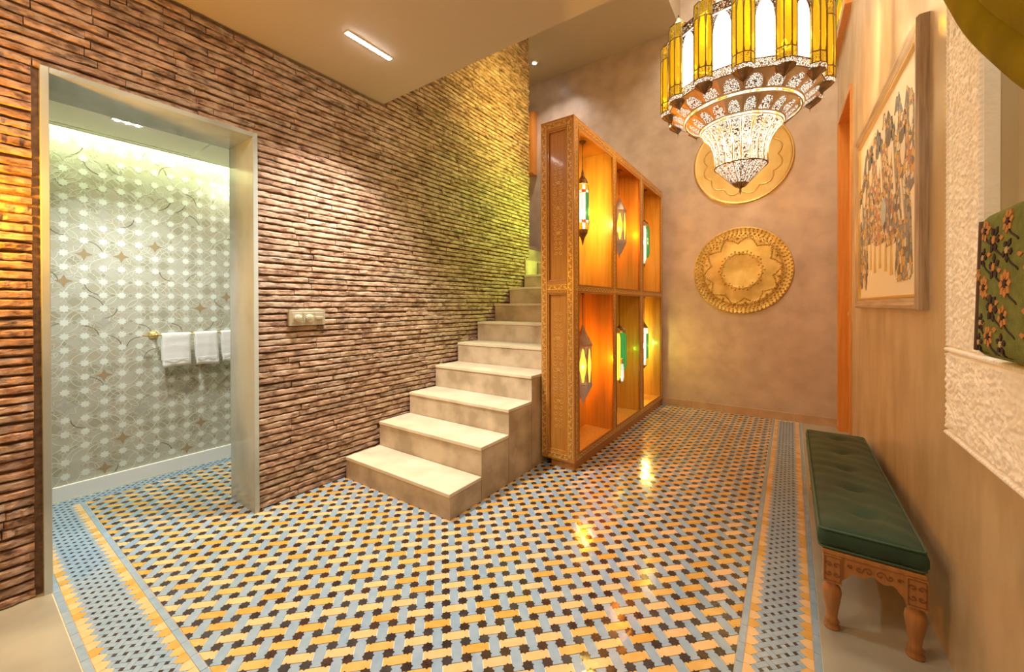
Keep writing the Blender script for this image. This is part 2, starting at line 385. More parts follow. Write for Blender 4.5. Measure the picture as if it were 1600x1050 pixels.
def border(fn, inv, u0, u1, width=.271):
    small_pattern(fn, inv, u0, u1, .052, width-.052, width/2-h3*2)
    per = H2
    n = int((u1-u0)/per)
    for i in range(n):
        u = u0+i*per; top = HT+random.uniform(0, .0004)
        for side in (0, 1):
            W = (lambda w: w) if side == 0 else (lambda w: width-w)
            poly = [(u+.0007, .0265), (u+per-.0007, .0265), (u+per-.0007, .047), (u+per/2, .070), (u+.0007, .047)]
            bt['tooth'].prism(orient([fn(a, W(b)) for a, b in poly]), lambda a, c, d: (a, c, d), 0, top, random.randrange(4))
    L = .105; n = int((u1-u0)/L)+1
    for i in range(n):
        a0, a1 = u0+i*L+.0008, min(u0+(i+1)*L, u1)-.0008
        for side in (0, 1):
            W = (lambda w: w) if side == 0 else (lambda w: width-w)
            poly = [(a0, .0012), (a1, .0012), (a1, .0245), (a0, .0245)]
            bt['strip'].prism(orient([fn(a, W(b)) for a, b in poly]), lambda a, c, d: (a, c, d), 0, HT+random.uniform(-.0003, .0003), random.randrange(3))
border(lambda u, w: (u, .567-w), lambda x, y: (x, .567-y), -3.99, .10)
border(lambda u, w: (-.172+w, u), lambda x, y: (y, x+.172), .567, 5.60)
small_pattern(lambda u, w: (-3.99-w, u), lambda x, y: (y, -3.99-x), .30, 2.2, .004, .138, .03)
bl_cells.sort(); sb = MB()
nc = 0
for dist, x, y in bl_cells:
    vi = random.randrange(3)
    if nc < 300 and inview((x, y, 0), 5):
        nc += 1; o = bpy.data.objects.new('small_black_tile', sq_me[vi]); COL.objects.link(o); o.parent = floor
        o.location = (x, y, HT+.0002); o.rotation_euler = (0, 0, PI/4+random.gauss(0, .03))
    else: sb.prism(rot2([(-SQ, -SQ), (SQ, -SQ), (SQ, SQ), (-SQ, SQ)], PI/4, (x, y)), lambda a, c, d: (a, c, d), 0, HT+.0002, vi)
sb.build('small_black_tile', M['star'], floor, kind='stuff')
bt['bar'].build('small_blue_tile', M['blu'], floor, kind='stuff')
bt['tooth'].build('yellow_tooth_tile', M['yel'], floor, kind='stuff')
bt['strip'].build('blue_strip_tile', M['blu'], floor, kind='stuff')

# ------------------------------------------------------------------ brick wall (left)
wl = MB()
X0, X1 = -3.20, -2.893
wl.box(X0, -1.6, 0, X1, YD1, ZC+.2); wl.box(X0, YD1, ZD, X1, YD2, ZC+.2); wl.box(X0, YD2, 0, X1, 4.53, 5.06)
wl.box(X0, -1.6, ZC+.2, X1, YD2, 5.06)
wall_left = struct(wl.build('wall_left', M['mortar']), 'wall of thin rustic red bricks with raked joints beside the stairs')
STY = [1.815, 2.127, 2.454, 2.779, 3.10, 3.424, 3.742, 4.044, 4.378]; STZ = [.173, .375, .565, .771, .969, 1.172, 1.372, 1.570, 1.75]
def stair_z(y):
    z = 0
    for a, b in zip(STY, STZ):
        if y >= a-.02: z = b
    if y > 4.70: z = 1.95
    return z
def brick_geo(b, x, y0, y1, z0, h, d, mi, seed):
    rnd = random.Random(seed); n = 8; vs = []
    dd = [d*(1+rnd.uniform(-.24, .12)) for _ in range(n+1)]
    for i in range(n+1):
        y = y0+(y1-y0)*(i+(rnd.uniform(-.3, .3) if 0 < i < n else 0))/n; e = .55 if i in (0, n) else 1
        q = dd[i]*(.86 if e < 1 else 1); j = lambda a: rnd.uniform(-a, a)
        vs += [(x, y, z0+j(.0012)), (x+q*.80, y, z0+h*.03+j(.0022)), (x+q*(1+j(.08)), y, z0+h*.17+j(.003)), (x+q*(.97+j(.08)), y, z0+h*.80+j(.003)), (x+q*.74, y, z0+h*.97+j(.003)), (x, y, z0+h+j(.0012))]
    fs = []
    for i in range(n):
        for k in range(5): fs.append((i*6+k, (i+1)*6+k, (i+1)*6+k+1, i*6+k+1))
    fs += [(0, 1, 2, 3, 4, 5), tuple(n*6+k for k in (5, 4, 3, 2, 1, 0))]
    b.add(vs, fs, mi, False)
PITCH = .0432; bricks = []
rw = random.Random(5)
k = 0
while True:
    z = .006+k*PITCH; k += 1
    if z > 5.0: break
    segs = []
    if z+.03 < ZD+.02: segs = [(-1.5, YD1-.022), (YD2+.006, 4.53)]
    elif z < ZC-.03: segs = [(-1.5, 4.53)]
    else: segs = [(YCE+.04, 4.53)]
    for a, e in segs:
        y = a
        while y < e-.02:
            l = rw.uniform(.17, .36); y1 = min(y+l*1.15, e)
            if e-y1 < .07: y1 = e
            zz = z+rw.uniform(-.003, .003)
            if not (y > YD2 and z < stair_z(y-.01)-.05):
                if e == 4.53 and y1 == e: y1 += rw.uniform(-.01, .012)
                bricks.append((y, y1-rw.uniform(.001, .005), zz))
            y = y1
def bscore(q):
    c = (XB, (q[0]+q[1])/2, q[2]); u, v, t = project(c)
    return -abs(XB)/t**3*(q[1]-q[0]) if inview(c, 10) else 1
bricks.sort(key=bscore)
bm_proto = []
for s in range(24):
    L = .26; b = MB(); brick_geo(b, 0, -L/2, L/2, 0, .0352, .024+.007*((s*7 % 5)/5-.4), 0, s); me = b.mesh('brick', M['brick'][s % 4]); bm_proto.append(me)
sb = MB()
for i, (y0, y1, z) in enumerate(bricks):
    if i < 300:
        o = bpy.data.objects.new('brick', bm_proto[rw.randrange(24)]); COL.objects.link(o); o.parent = wall_left
        o.location = (X1-.002, (y0+y1)/2, z); o.scale = (1, (y1-y0)/.26, rw.uniform(.94, 1.06)); o.rotation_euler = (R(rw.gauss(0, .35)), 0, 0)
    else: brick_geo(sb, X1-.002, y0, y1, z+rw.uniform(-.001, .002), .0352*rw.uniform(.93, 1.07), rw.uniform(.021, .029), rw.randrange(4), i)
sb.build('brick', M['brick'], wall_left, kind='stuff')

# marble portal
tr = bpy.data.objects.new('trim_1', None); COL.objects.link(tr); struct(tr, 'grey marble surround of the doorway in the brick wall')
XM0, XM1 = -3.225, -2.853
bx('side_slab', XM0, YD1, 0, XM1, YD1+.028, ZD, M['marble'], tr, .002); bx('side_slab', XM0, YD2-.028, 0, XM1, YD2, ZD, M['marble'], tr, .002)
bx('head_slab', XM0, YD1+.028, ZD-.028, XM1, YD2-.028, ZD, M['marble'], tr, .002)

# ------------------------------------------------------------------ other walls and ceilings
b = MB(); b.box(-4.45, YB, 0, .75, YB+.2, 6.6)
wall_back = struct(b.build('wall_back', M['tad_back']), 'back wall in polished mauve plaster behind the brass trays')
n_ = 5; xs = [-1.43+(1.85*i/n_) for i in range(n_+1)]
bb = bpy.data.objects.new('baseboard_back', None); COL.objects.link(bb); struct(bb, 'low stone tile skirting along the back wall')
for i in range(n_): bx('skirting_tile', xs[i]+.0008, YB-.012, 0, xs[i+1]-.0008, YB+.02, .098, M['skirt_tile'], bb, .002)
# right wall: slightly skewed, pierced by the niche and the tall door and the window
DOY0, DOY1, DOZ = 4.60, 5.50, 3.30
NY0, NY1, NZ0 = .62, 1.84, 1.19
rwb = MB()
def rslab(y0, y1, z0, z1, x_off=0, th=.30, mi=0, b=rwb):
    b.add([(xr(y0)+x_off, y0, z0), (xr(y0)+th, y0, z0), (xr(y1)+th, y1, z0), (xr(y1)+x_off, y1, z0), (xr(y0)+x_off, y0, z1), (xr(y0)+th, y0, z1), (xr(y1)+th, y1, z1), (xr(y1)+x_off, y1, z1)],
          [(0, 3, 2, 1), (4, 5, 6, 7), (0, 1, 5, 4), (1, 2, 6, 5), (2, 3, 7, 6), (3, 0, 4, 7)], mi)
rslab(-1.6, NY0, 0, 5.06); rslab(NY0, NY1, 0, NZ0); rslab(NY0, NY1, 2.75, 5.06); rslab(NY1, DOY0, 0, 6.6)
rslab(DOY0, DOY1, DOZ, 6.6); rslab(DOY1, YB+.05, 0, 6.6)
wall_right = struct(rwb.build('wall_right', M['tad_right']), 'long tan polished plaster wall beside the green bench')
struct(bx('wall_front', -3.3, -1.8, 0, .9, -1.6, 5.1, M['tad_right']))
b = MB(); b.box(-3.3, -1.8, ZC, .9, YCE, ZC+.3)
cl = b.build('ceiling', M['plaster']); struct(cl, 'low flat ceiling over the foreground')
b = MB(); b.box(-4.45, YCE-.1, ZU, -1.24, YB+.1, ZU+.2); b.box(-1.24, YCE, ZU+.0, -1.2, YB, 6.5); b.box(-1.24, YCE-.1, 6.4, .9, YB+.1, 6.6); b.box(-1.24, YCE-.2, ZC+.3, .9, YCE, 6.5); b.box(-3.3, YCE-.2, ZC+.3, -1.2, YCE, 5.1)
struct(b.build('ceiling', M['plaster']), 'high ceiling of the stairwell with the raised light well')
b = MB(); b.box(-4.6, 2.2, 0, -4.4, YB+.1, 5.1); b.box(-4.4, 4.3, 1.95, -3.2, 4.4, 5.1)
struct(b.build('wall_stair', M['tad_back']))

# ------------------------------------------------------------------ bathroom
XW = -4.16
b = MB(); b.box(XW-.15, -.6, 0, XW, 2.4, 2.9)
wall_bath = struct(b.build('wall_bathroom', M['bath_wall']), 'washroom wall inlaid with pale star mosaic')
b = MB(); b.box(XW, -.7, 0, -3.2, -.55, 2.9); b.box(XW, 2.3, 0, -3.2, 2.45, 2.9)
struct(b.build('wall_bathroom', M['bath_wall']))
b = MB(); b.box(-4.02, -.6, 2.56, -3.2, .33, 2.60); b.box(-4.02, 1.17, 2.56, -3.2, 2.35, 2.60); b.box(-4.02, .335, 2.56, -3.96, 1.165, 2.60); b.box(XW, -.6, 2.80, -3.2, 2.35, 2.86); b.box(-4.02, -.6, 2.56, -4.0, 2.35, 2.66)
bc_ = struct(b.build('ceiling', M['white_paint']), 'washroom ceiling with a lit cove along the wall')
bx('access_panel', -3.955, .339, 2.563, -3.3, 1.161, 2.60, M['white_paint'], bc_)
led = bx('led_strip', -3.995, -.5, 2.62, -3.975, 2.2, 2.63, M['led_strip'], bc_)
light('cove_lamp', 'AREA', (-4.075, .85, 2.74), 32, (.86, 1, .56), .05, rot=(0, 0, 0), sy=2.6)
bs_ = bx('baseboard_bathroom', XW, -.5, 0, XW+.018, 2.3, .105, M['white_skirt'], bevel=.003); struct(bs_, 'white skirting under the star mosaic wall')
# star mosaic
P = .098
def wf(a, c, d): return (XW+d, a, c)
rb = random.Random(8)
st8 = {}
for v in range(2):
    b = MB(); pl = []
    for k in range(16):
        rr = (.028 if k % 2 == 0 else .019); pl.append((rr*math.cos(k*PI/8), rr*math.sin(k*PI/8)))
    b.prism(pl, lambda a, c, d: (d, a, c), 0, .0010); st8[v] = b.mesh('white_star_tile', M['bstar'][v])
st4 = {}
for v in range(3):
    b = MB(); pl = []
    for k in range(8):
        rr = (.046 if k % 2 == 0 else .019); pl.append((rr*math.cos(k*PI/4), rr*math.sin(k*PI/4)))
    b.prism(pl, lambda a, c, d: (d, a, c), 0, .0009); st4[v] = b.mesh('four_point_star_tile', M['bfour'][v])
petal = MB(); lines = MB()
def ribbon(b, pts, w, d0, d1, fn, mi=0, closed=False):
    """flat raised ribbon along 2D pts"""
    n = len(pts)
    if n < 2: return
    vs = []
    for i, (x, y) in enumerate(pts):
        if closed: p, q = pts[i-1], pts[(i+1) % n]
        else: p, q = pts[max(i-1, 0)], pts[min(i+1, n-1)]
        dx, dy = q[0]-p[0], q[1]-p[1]; l = math.hypot(dx, dy) or 1; nx_, ny_ = -dy/l*w/2, dx/l*w/2
        vs += [fn(x+nx_, y+ny_, d1), fn(x-nx_, y-ny_, d1), fn(x+nx_, y+ny_, d0), fn(x-nx_, y-ny_, d0)]
    fs = []
    for i in range(n if closed else n-1):
        a, c = 4*i, 4*((i+1) % n)
        fs += [(a, a+1, c+1, c), (a+2, a, c, c+2), (a+1, a+3, c+3, c+1)]
    b.add(vs, fs, mi)
four = {}
yy0, zz0 = .30, .16
NI, NJ = 15, 25
for i in range(NI):
    for j in range(NJ):
        if rb.random() < .17 and not any(four.get((i+a, j+c)) for a in (-1, 0, 1) for c in (-1, 0, 1)): four[(i, j)] = 1
for i in range(NI):
    for j in range(NJ):
        y, z = yy0+i*P+(0), zz0+j*P
        if four.get((i, j)):
            o = obj('four_point_star_tile', st4[rb.randrange(3)], wall_bath, (XW, y, z))
            pts = [(y+.062*(1+.18*math.cos(8*t))*math.cos(t), z+.062*(1+.18*math.cos(8*t))*math.sin(t)) for t in [2*PI*q/32 for q in range(32)]]
            ribbon(lines, pts, .0022, 0, .0008, wf, closed=True)
        else:
            o = obj('white_star_tile', st8[rb.randrange(2)], wall_bath, (XW, y, z)); o.rotation_euler = (rb.choice((0, PI/8)), 0, 0)
        for di, dj in ((1, 0), (0, 1)):      # lens petals between neighbours
            if rb.random() < .75 and not (four.get((i, j)) or four.get((i+di, j+dj))):
                cy_, cz_ = y+di*P/2, z+dj*P/2; L_ = .019; w_ = .016
                ax = (di, dj); px = (-dj, di)
                pl = [(cy_+ax[0]*a+px[0]*c, cz_+ax[1]*a+px[1]*c) for a, c in ((L_, 0), (0, w_), (-L_, 0), (0, -w_))]
                petal.prism(pl, wf, 0, .0005, rb.randrange(4)); ribbon(lines, pl, .0020, 0, .0007, wf, closed=True)
        cy_, cz_ = y+P/2, z+P/2              # big curved diamonds with cream outlines
        rr = .042
        pl = [(cy_+rr*(1 if q % 2 == 0 else .62)*math.cos(q*PI/4), cz_+rr*(1 if q % 2 == 0 else .62)*math.sin(q*PI/4)) for q in range(8)]
        if rb.random() < .85: petal.prism(pl, wf, 0, .0004, rb.randrange(4))
        for _q in range(2):
            a0 = rb.choice((0, PI/2, PI, 1.5*PI)); rr = P*rb.choice((.72, 1.0))
            pts = [(y+rr*math.cos(a0+q*PI/20), z+rr*math.sin(a0+q*PI/20)) for q in range(11)]
            ribbon(lines, pts, .0026, 0, .0008, wf)
petal.build('petal_tile', M['bpetal'], wall_bath, kind='stuff'); lines.build('cream_line_inlay', M['line'], wall_bath, kind='stuff')

# towel rail and towels
XT, ZT = -4.075, 1.125
t = thing('towel_rail', 'slim brass towel rail on round rosettes on the mosaic wall', 'towel rail', (XT, .95, ZT))
b = MB(); b.tube([(0, -.06, 0), (0, .80, 0)], .006, 10); b.build('rail', M['brass'], t)
for yy in (.02, .72):
    b = MB(); b.lathe([(.032, -.085), (.032, -.078), (.018, -.070), (.010, -.055), (.009, -.012), (.013, -.008), (.013, .008), (.004, .012)], (0, yy, 0), 20, axis='x'); b.build('rosette', M['brass'], t)
tl = ['white towel on the brass rail, nearest the round rosette', 'white towel in the middle of the brass rail', 'white towel on the brass rail partly hidden by the marble door slab']
for k, (a, e, dz) in enumerate([(1.000, 1.185, .262), (1.212, 1.372, .268), (1.40, 1.57, .262)]):
    b = MB(); prof = []; rt = .014
    for q in range(9): prof.append((rt*math.cos(PI*q/8), rt*math.sin(PI*q/8)))
    front = [(rt+.002*math.sin(q*2.1+k), -dz*q/10) for q in range(10, 0, -1)]
    back = [(-rt, -dz*.85*q/6) for q in range(1, 7)]
    pr_ = front+prof+back; n = len(pr_); ny_ = 9; vs = []
    for q in range(ny_+1):
        yy = a+(e-a)*q/ny_
        for i, (px, pz) in enumerate(pr_):
            low = max(0, -pz/dz); off = .005*math.sin(q*1.3+k*2)*low; sl = (.012*low if k else .006*low)
            vs.append((px+off*(1 if px > 0 else -.4), yy-(a+e)/2+sl*(1 if k else .5), pz+.010*low*math.sin(q/ny_*2.6+k)))
    fs = [(q*n+i, q*n+i+1, (q+1)*n+i+1, (q+1)*n+i) for q in range(ny_) for i in range(n-1)]
    b.add(vs, fs, 0, True)
    o = b.build('towel', M['towel'], loc=(XT, (a+e)/2, ZT), label=tl[k], category='towel', group='white towels on the brass rail')
    sm = o.modifiers.new('thick', 'SOLIDIFY'); sm.thickness = .007; sm.offset = 1
    bnd = MB(); bnd.tube([(rt+.0095, -(e-a)/2+.012, -dz*.74), (rt+.0095, (e-a)/2-.004, -dz*.74)], .0022, 5); bnd.build('woven_band', M['towel'], o)

# ------------------------------------------------------------------ staircase
st = thing('staircase', 'straight flight of pale limestone steps rising along the brick wall', 'staircase', (-2.3, 1.815, 0))
xa, xe = -2.858, -1.747
def loc_(o): o.location = (2.3, -1.815, 0)
STYx = STY+[4.70]; STZx = STZ+[1.95]
for i in range(len(STYx)):
    y0 = STYx[i]; y1 = STYx[i+1] if i+1 < len(STYx) else YB-.005
    zp = STZx[i-1] if i else 0; z = STZx[i]
    x1 = xe if y0 < 2.9 else -1.752
    x0 = xa if i < len(STYx)-1 else -4.38
    y1b = YB-.005 if i == len(STYx)-1 else y1
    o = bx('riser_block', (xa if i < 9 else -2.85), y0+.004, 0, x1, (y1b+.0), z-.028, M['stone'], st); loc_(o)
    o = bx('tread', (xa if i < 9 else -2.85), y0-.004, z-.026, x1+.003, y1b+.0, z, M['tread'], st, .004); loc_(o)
bl = struct(bx('floor_landing', -4.4, 4.41, 1.7, -2.856, YB-.005, 1.95, M['stone']), 'upper landing at the top of the stairs')
bx('step_block', -4.4, 4.45, 1.95, -3.05, YB-.01, 2.15, M['stone'], bl); bx('step_block', -4.4, 4.45, 2.15, -3.33, YB-.01, 2.28, M['stone'], bl)
# wooden shutter over the landing
t = thing('wall_cabinet', 'orange wooden cabinet high on the wall above the landing, half hidden by bricks', 'cabinet', (-3.62, YB, 4.0))
bx('body', -.35, -.12, -.52, .205, 0, .50, M['door'], t, .004)
bx('door', -.33, -.135, -.50, .19, -.12, .48, M['door'], t, .004)
bx('raised_panel', -.27, -.142, -.42, .13, -.135, .40, M['cab_in'], t, .004)
for zz in (-.06, .02):
    b = MB(); b.lathe([(.004, -.15), (.012, -.158), (.012, -.165), (.004, -.168)], (.16, 0, zz), 10, axis='y'); b.build('knob', M['dark_metal'], t)

# ------------------------------------------------------------------ lantern cabinet
CX0, CX1, CY0, CY1, CZ0, CZ1 = -1.738, -1.430, 2.924, 5.618, .070, 2.888
cb = thing('display_cabinet', 'tall orange wood cabinet with six open bays for glowing lanterns', 'cabinet', (0, 0, 0))
bx('plinth', -1.655, CY0+.025, 0, CX1-.015, CY1-.01, CZ0+.004, M['cab_h'], cb)
bx('back_panel', CX0, CY0+.02, CZ0, CX0+.014, CY1, CZ1-.02, M['cab_in'], cb)
ZM0, ZM1 = 1.462, 1.516
for nme, z0, z1 in (('top_board', CZ1-.03, CZ1), ('shelf', ZM0+.012, ZM1-.006), ('bottom_board', CZ0, .128)):
    bx(nme, CX0, CY0+.012, z0, CX1-.012, CY1-.01, z1, M['cab_h'] if nme != 'bottom_board' else M['cab_in'], cb)
Ys = [(3.005, 3.775), (3.87, 4.625), (4.755, 5.535)]
for (a, e) in ((3.785, 3.86), (4.635, 4.745)):
    bx('divider', CX0+.014, a, .128, CX1-.014, e, ZM0+.012, M['cab_in'], cb); bx('divider', CX0+.014, a, ZM1-.006, CX1-.014, e, CZ1-.03, M['cab_in'], cb)
bx('end_panel', CX0, 5.545, CZ0, CX1-.012, CY1, CZ1-.002, M['cab_in'], cb)
# front frame (faces +x)
bx('front_rail', CX1-.014, CY0+.012, CZ1-.088, CX1, CY1, CZ1-.001, M['cab_h'], cb, .002)
bx('front_rail', CX1-.0139, CY0+.012, ZM0, CX1-.0002, CY1, ZM1, M['cab_h'], cb, .002)
bx('front_rail', CX1-.0139, CY0+.012, CZ0, CX1-.0002, CY1, .137, M['cab_h'], cb, .002)
for a, e in ((CY0+.012, 3.005), (3.775, 3.87), (4.625, 4.755), (5.535, CY1)):
    bx('front_stile', CX1-.0135, a, CZ0+.001, CX1+.001, e, CZ1-.002, M['cab'], cb, .002)
# thin beads around each bay
for (a, e) in Ys:
    for z0, z1 in ((.137, ZM0), (ZM1, CZ1-.088)):
        b = MB(); t_ = .008
        b.box(CX1-.004, a, z0, CX1+.005, a+t_, z1); b.box(CX1-.004, e-t_, z0, CX1+.005, e, z1); b.box(CX1-.004, a+t_, z1-t_, CX1+.005, e-t_, z1); b.box(CX1-.004, a+t_, z0, CX1+.005, e-t_, z0+t_)
        b.build('bead_moulding', M['cab'], cb)
# near side (faces -y): frame with two sunk panels
xs0, xs1 = CX0, CX1
bx('side_stile', xs0, CY0, CZ0, xs0+.062, CY0+.016, CZ1, M['cab'], cb, .002); bx('side_stile', xs1-.066, CY0, CZ0, xs1, CY0+.016, CZ1, M['cab'], cb, .002)
for z0, z1 in ((CZ1-.085, CZ1), (ZM0-.01, ZM1+.035), (CZ0, CZ0+.07)): bx('side_rail', xs0+.062, CY0+.0003, z0, xs1-.066, CY0+.016, z1, M['cab'], cb, .002)
for z0, z1 in ((CZ0+.07, ZM0-.01), (ZM1+.035, CZ1-.085)):
    bx('sunk_panel', xs0+.05, CY0+.024, z0-.01, xs1-.055, CY0+.034, z1+.01, M['cab'], cb)
    b = MB(); t_ = .012; A, E = xs0+.062, xs1-.066
    b.box(A, CY0+.004, z0, A+t_, CY0+.024, z1); b.box(E-t_, CY0+.004, z0, E, CY0+.024, z1); b.box(A+t_, CY0+.004, z1-t_, E-t_, CY0+.024, z1); b.box(A+t_, CY0+.004, z0, E-t_, CY0+.024, z0+t_)
    b.build('bead_moulding', M['cab_h'], cb, bevel=.003)
def spiral(c, r, turns, a0, sgn=1, n=16):
    return [(c[0]+r*(1-q/n*.85)*math.cos(a0+sgn*turns*2*PI*q/n), c[1]+r*(1-q/n*.85)*math.sin(a0+sgn*turns*2*PI*q/n)) for q in range(n+1)]
inl = MB(); fy = lambda a, c, d: (a, CY0-d, c)
def band_v(x, z0, z1, w, fn, b=inl):
    n = max(2, int((z1-z0)/(w*1.15)))
    for q in range(n):
        zc = z0+(q+.5)*(z1-z0)/n; sg = 1 if q % 2 else -1
        ribbon(b, spiral((x+sg*w*.10, zc), w*.33, 1.0, PI/2*sg, sg, 12), w*.13, -.002, .0035, fn)
        ribbon(b, spiral((x-sg*w*.26, zc+w*.45), w*.17, .8, -PI/2*sg, -sg, 8), w*.12, -.002, .0035, fn)
    for xx in (x-w/2, x+w/2): ribbon(b, [(xx, z0), (xx, z1)], .0035, -.002, .003, fn)
band_v(xs0+.030, CZ0+.03, CZ1-.03, .040, fy); band_v(xs1-.034, CZ0+.03, CZ1-.03, .040, fy)
for zc in (CZ1-.040, (ZM0-.01+ZM1+.035)/2, CZ0+.036):
    fz = lambda a, c, d: (c, CY0-d, a)
    band_v(zc, xs0+.06, xs1-.062, .036, fz)
fs_ = lambda a, c, d: (a, CY0+.024-d, c)
xm = (xs0+xs1)/2-.002
for z0, z1 in ((CZ0+.25, ZM0-.15), (ZM1+.25, CZ1-.33)):
    n = 19
    for q in range(n):
        zc = z0+(q+.5)*(z1-z0)/n; w_ = .045+.022*math.sin(PI*(q+.5)/n)
        for sg in (1, -1):
            ribbon(inl, [(xm+sg*abs(a-xm), c) for a, c in spiral((xm+w_*.42, zc), w_*.36, 1.1, PI*(q % 2), 1 if q % 2 else -1, 14)], .0026, -.002, .003, fs_)
        if q in (4, 9, 14):
            ribbon(inl, [(xm+.014*math.cos(u*PI/5)*(1 if u % 2 else .5), zc+.014*math.sin(u*PI/5)*(1 if u % 2 else .5)) for u in range(10)], .005, -.002, .0035, fs_, closed=True)
# thin scroll bands on the front frame
ff = lambda a, c, d: (CX1+d, a, c)
ff2 = lambda a, c, d: (CX1+d, c, a)
for yc in (2.968, 3.822, 4.69, 5.575): band_v(yc, CZ0+.02, CZ1-.02, .034, ff)
for zc in (CZ1-.045, (ZM0+ZM1)/2, .104): band_v(zc, CY0+.03, CY1-.02, .030, ff2)
inl.build('gilt_scroll_inlay', M['inlay'], cb, kind='stuff')

# ------------------------------------------------------------------ lanterns in the cabinet
XL = -1.575
def hook(t, ztop, zbot):
    b = MB(); b.lathe([(.034, 0), (.030, -.008), (.012, -.016), (.006, -.03)], (0, 0, ztop), 16); b.build('ceiling_cup', M['dark_metal'], t)
    b = MB(); b.tube([(0, 0, ztop-.02), (0, 0, zbot)], .003, 6)
    zz = ztop-.03
    while zz > zbot+.01:
        b.lathe([(.0035, zz-.007), (.006, zz-.003), (.0035, zz+.001)], (0, 0, 0), 6); zz -= .016
    b.build('chain', M['dark_metal'], t)
def faceted(prof, n, mi=0, ph=0):
    b = MB(); b.lathe(prof, (0, 0, 0), n, mi, smooth=False, phase=ph); return b
def staves(t, prof, n, r=.0022, ph=0, m='dark_metal', name='lead_frame'):
    b = MB()
    for k in range(n):
        a = ph+2*PI*k/n; b.tube([(q*math.cos(a)*1.01, q*math.sin(a)*1.01, h) for q, h in prof], r, 5)
    for q, h in prof: b.tube([(q*1.01*math.cos(ph+2*PI*k/n), q*1.01*math.sin(ph+2*PI*k/n), h) for k in range(n)], r*.8, 4, closed=True)
    b.build(name, M[m], t)
def pane_ring(t, r0, r1, z0, z1, n, mats, name='glass_pane', ph=0):
    for k in range(n):
        a, c = ph+2*PI*k/n, ph+2*PI*(k+1)/n
        b = MB(); b.add([(r0*math.cos(a), r0*math.sin(a), z0), (r0*math.cos(c), r0*math.sin(c), z0), (r1*math.cos(c), r1*math.sin(c), z1), (r1*math.cos(a), r1*math.sin(a), z1)], [(0, 1, 2, 3)])
        b.build(name, M[mats[k % len(mats)]], t)
def bulb(t, z, p, col, r=.012, zl=None):
    b = MB(); b.lathe([(.006, -.03), (r, -.012), (r*1.1, 0), (r*.8, .014), (.001, .026)], (0, 0, z), 12); b.build('bulb', M['bulb'], t)
    l = light('lantern_light', 'POINT', (0, 0, zl if zl else z), p*4.5, (col[0], col[1]*1.02, col[2]*.6), .02); l.parent = t
LCOL = (1, .62, .22)
GRP = 'lanterns hung in the cabinet bays'
BOT_CEIL, TOP_CEIL = ZM0+.012, CZ1-.03
# upper near: colourful cylinder
t = thing('hanging_lantern', 'slender lantern of green, clear and amber panes in the upper bay nearest the stairs', 'lantern', (XL, 3.40, 2.25), GRP)
hook(t, TOP_CEIL-2.25, .335)
faceted([(.004, .36), (.010, .33), (.016, .29), (.040, .255), (.052, .215)], 16).build('cap', M['dark_metal'], t)
R1 = .058
pane_ring(t, R1, .052, .155, .205, 10, ['g_clear', 'g_yellow']); pane_ring(t, R1, R1, .13, .155, 10, ['g_red', 'g_clear'])
pane_ring(t, R1, R1, -.12, .13, 10, ['g_clear', 'g_green', 'g_clear', 'g_clear', 'g_green'])
pane_ring(t, R1, R1, -.145, -.12, 10, ['g_red', 'g_clear']); pane_ring(t, .050, R1, -.205, -.145, 10, ['g_clear', 'g_yellow'])
staves(t, [(.052, .205), (R1, .155), (R1, .13), (R1, -.12), (R1, -.145), (.050, -.205)], 10)
faceted([(.050, -.207), (.046, -.235), (.020, -.275), (.012, -.30), (.003, -.345)], 16).build('finial', M['dark_metal'], t)
bulb(t, -.03, 14, (1, .72, .34))
# upper middle: hexagonal amber lantern
def hexlantern(loc, label, top, sc_=1.0, pw=12):
    t = thing('hanging_lantern', label, 'lantern', loc, GRP)
    hook(t, top-loc[2], .34*sc_)
    b = MB(); b.lathe([(.004, .36*sc_), (.018*sc_, .31*sc_), (.055*sc_, .235*sc_), (.082*sc_, .185*sc_), (.080*sc_, .165*sc_)], (0, 0, 0), 6, smooth=False, phase=R(-95)); b.build('cap', M['silver'], t)
    rr = .072*sc_
    for k in range(6):
        a, c = 2*PI*k/6+R(-95), 2*PI*(k+1)/6+R(-95); A = Vector((rr*math.cos(a), rr*math.sin(a), 0)); C = Vector((rr*math.cos(c), rr*math.sin(c), 0)); n = ((A+C)/2).normalized(); tt = (C-A).normalized(); mid = (A+C)/2
        b = MB(); b.add([A+Vector((0, 0, -.16*sc_)), C+Vector((0, 0, -.16*sc_)), C+Vector((0, 0, .165*sc_)), A+Vector((0, 0, .165*sc_))], [(0, 1, 2, 3)]); b.build('glass_pane', M['g_amber'], t)
        # metal mask with a lobed opening
        b = MB(); hw = rr*.5; N = 32; outer = []; inner = []
        for q in range(N):
            u = 2*PI*q/N; lob = 1+.16*math.cos(4*u)
            inner.append((hw*.74*math.cos(u)*lob, .134*sc_*math.sin(u)*(1+.10*math.cos(4*u))))
            cu, su = math.cos(u), math.sin(u); s_ = min(hw/max(abs(cu), 1e-6), .163*sc_/max(abs(su), 1e-6)); outer.append((cu*s_, su*s_))
        vs = [mid+n*.002+tt*p+Vector((0, 0, z)) for p, z in outer]+[mid+n*.002+tt*p+Vector((0, 0, z)) for p, z in inner]
        b.add(vs, [(q, (q+1) % N, N+(q+1) % N, N+q) for q in range(N)]); b.build('fretted_mask', M['pierced_tin'], t)
    staves(t, [(rr, .165*sc_), (rr, -.16*sc_)], 6, .003, ph=R(-95))
    b = MB(); b.lathe([(.082*sc_, -.158*sc_), (.078*sc_, -.185*sc_), (.030*sc_, -.285*sc_), (.012*sc_, -.31*sc_), (.003, -.35*sc_)], (0, 0, 0), 6, smooth=False, phase=R(-95)); b.build('finial', M['pierced_tin'], t)
    bulb(t, -.02*sc_, pw, (1, .50, .10), .018)
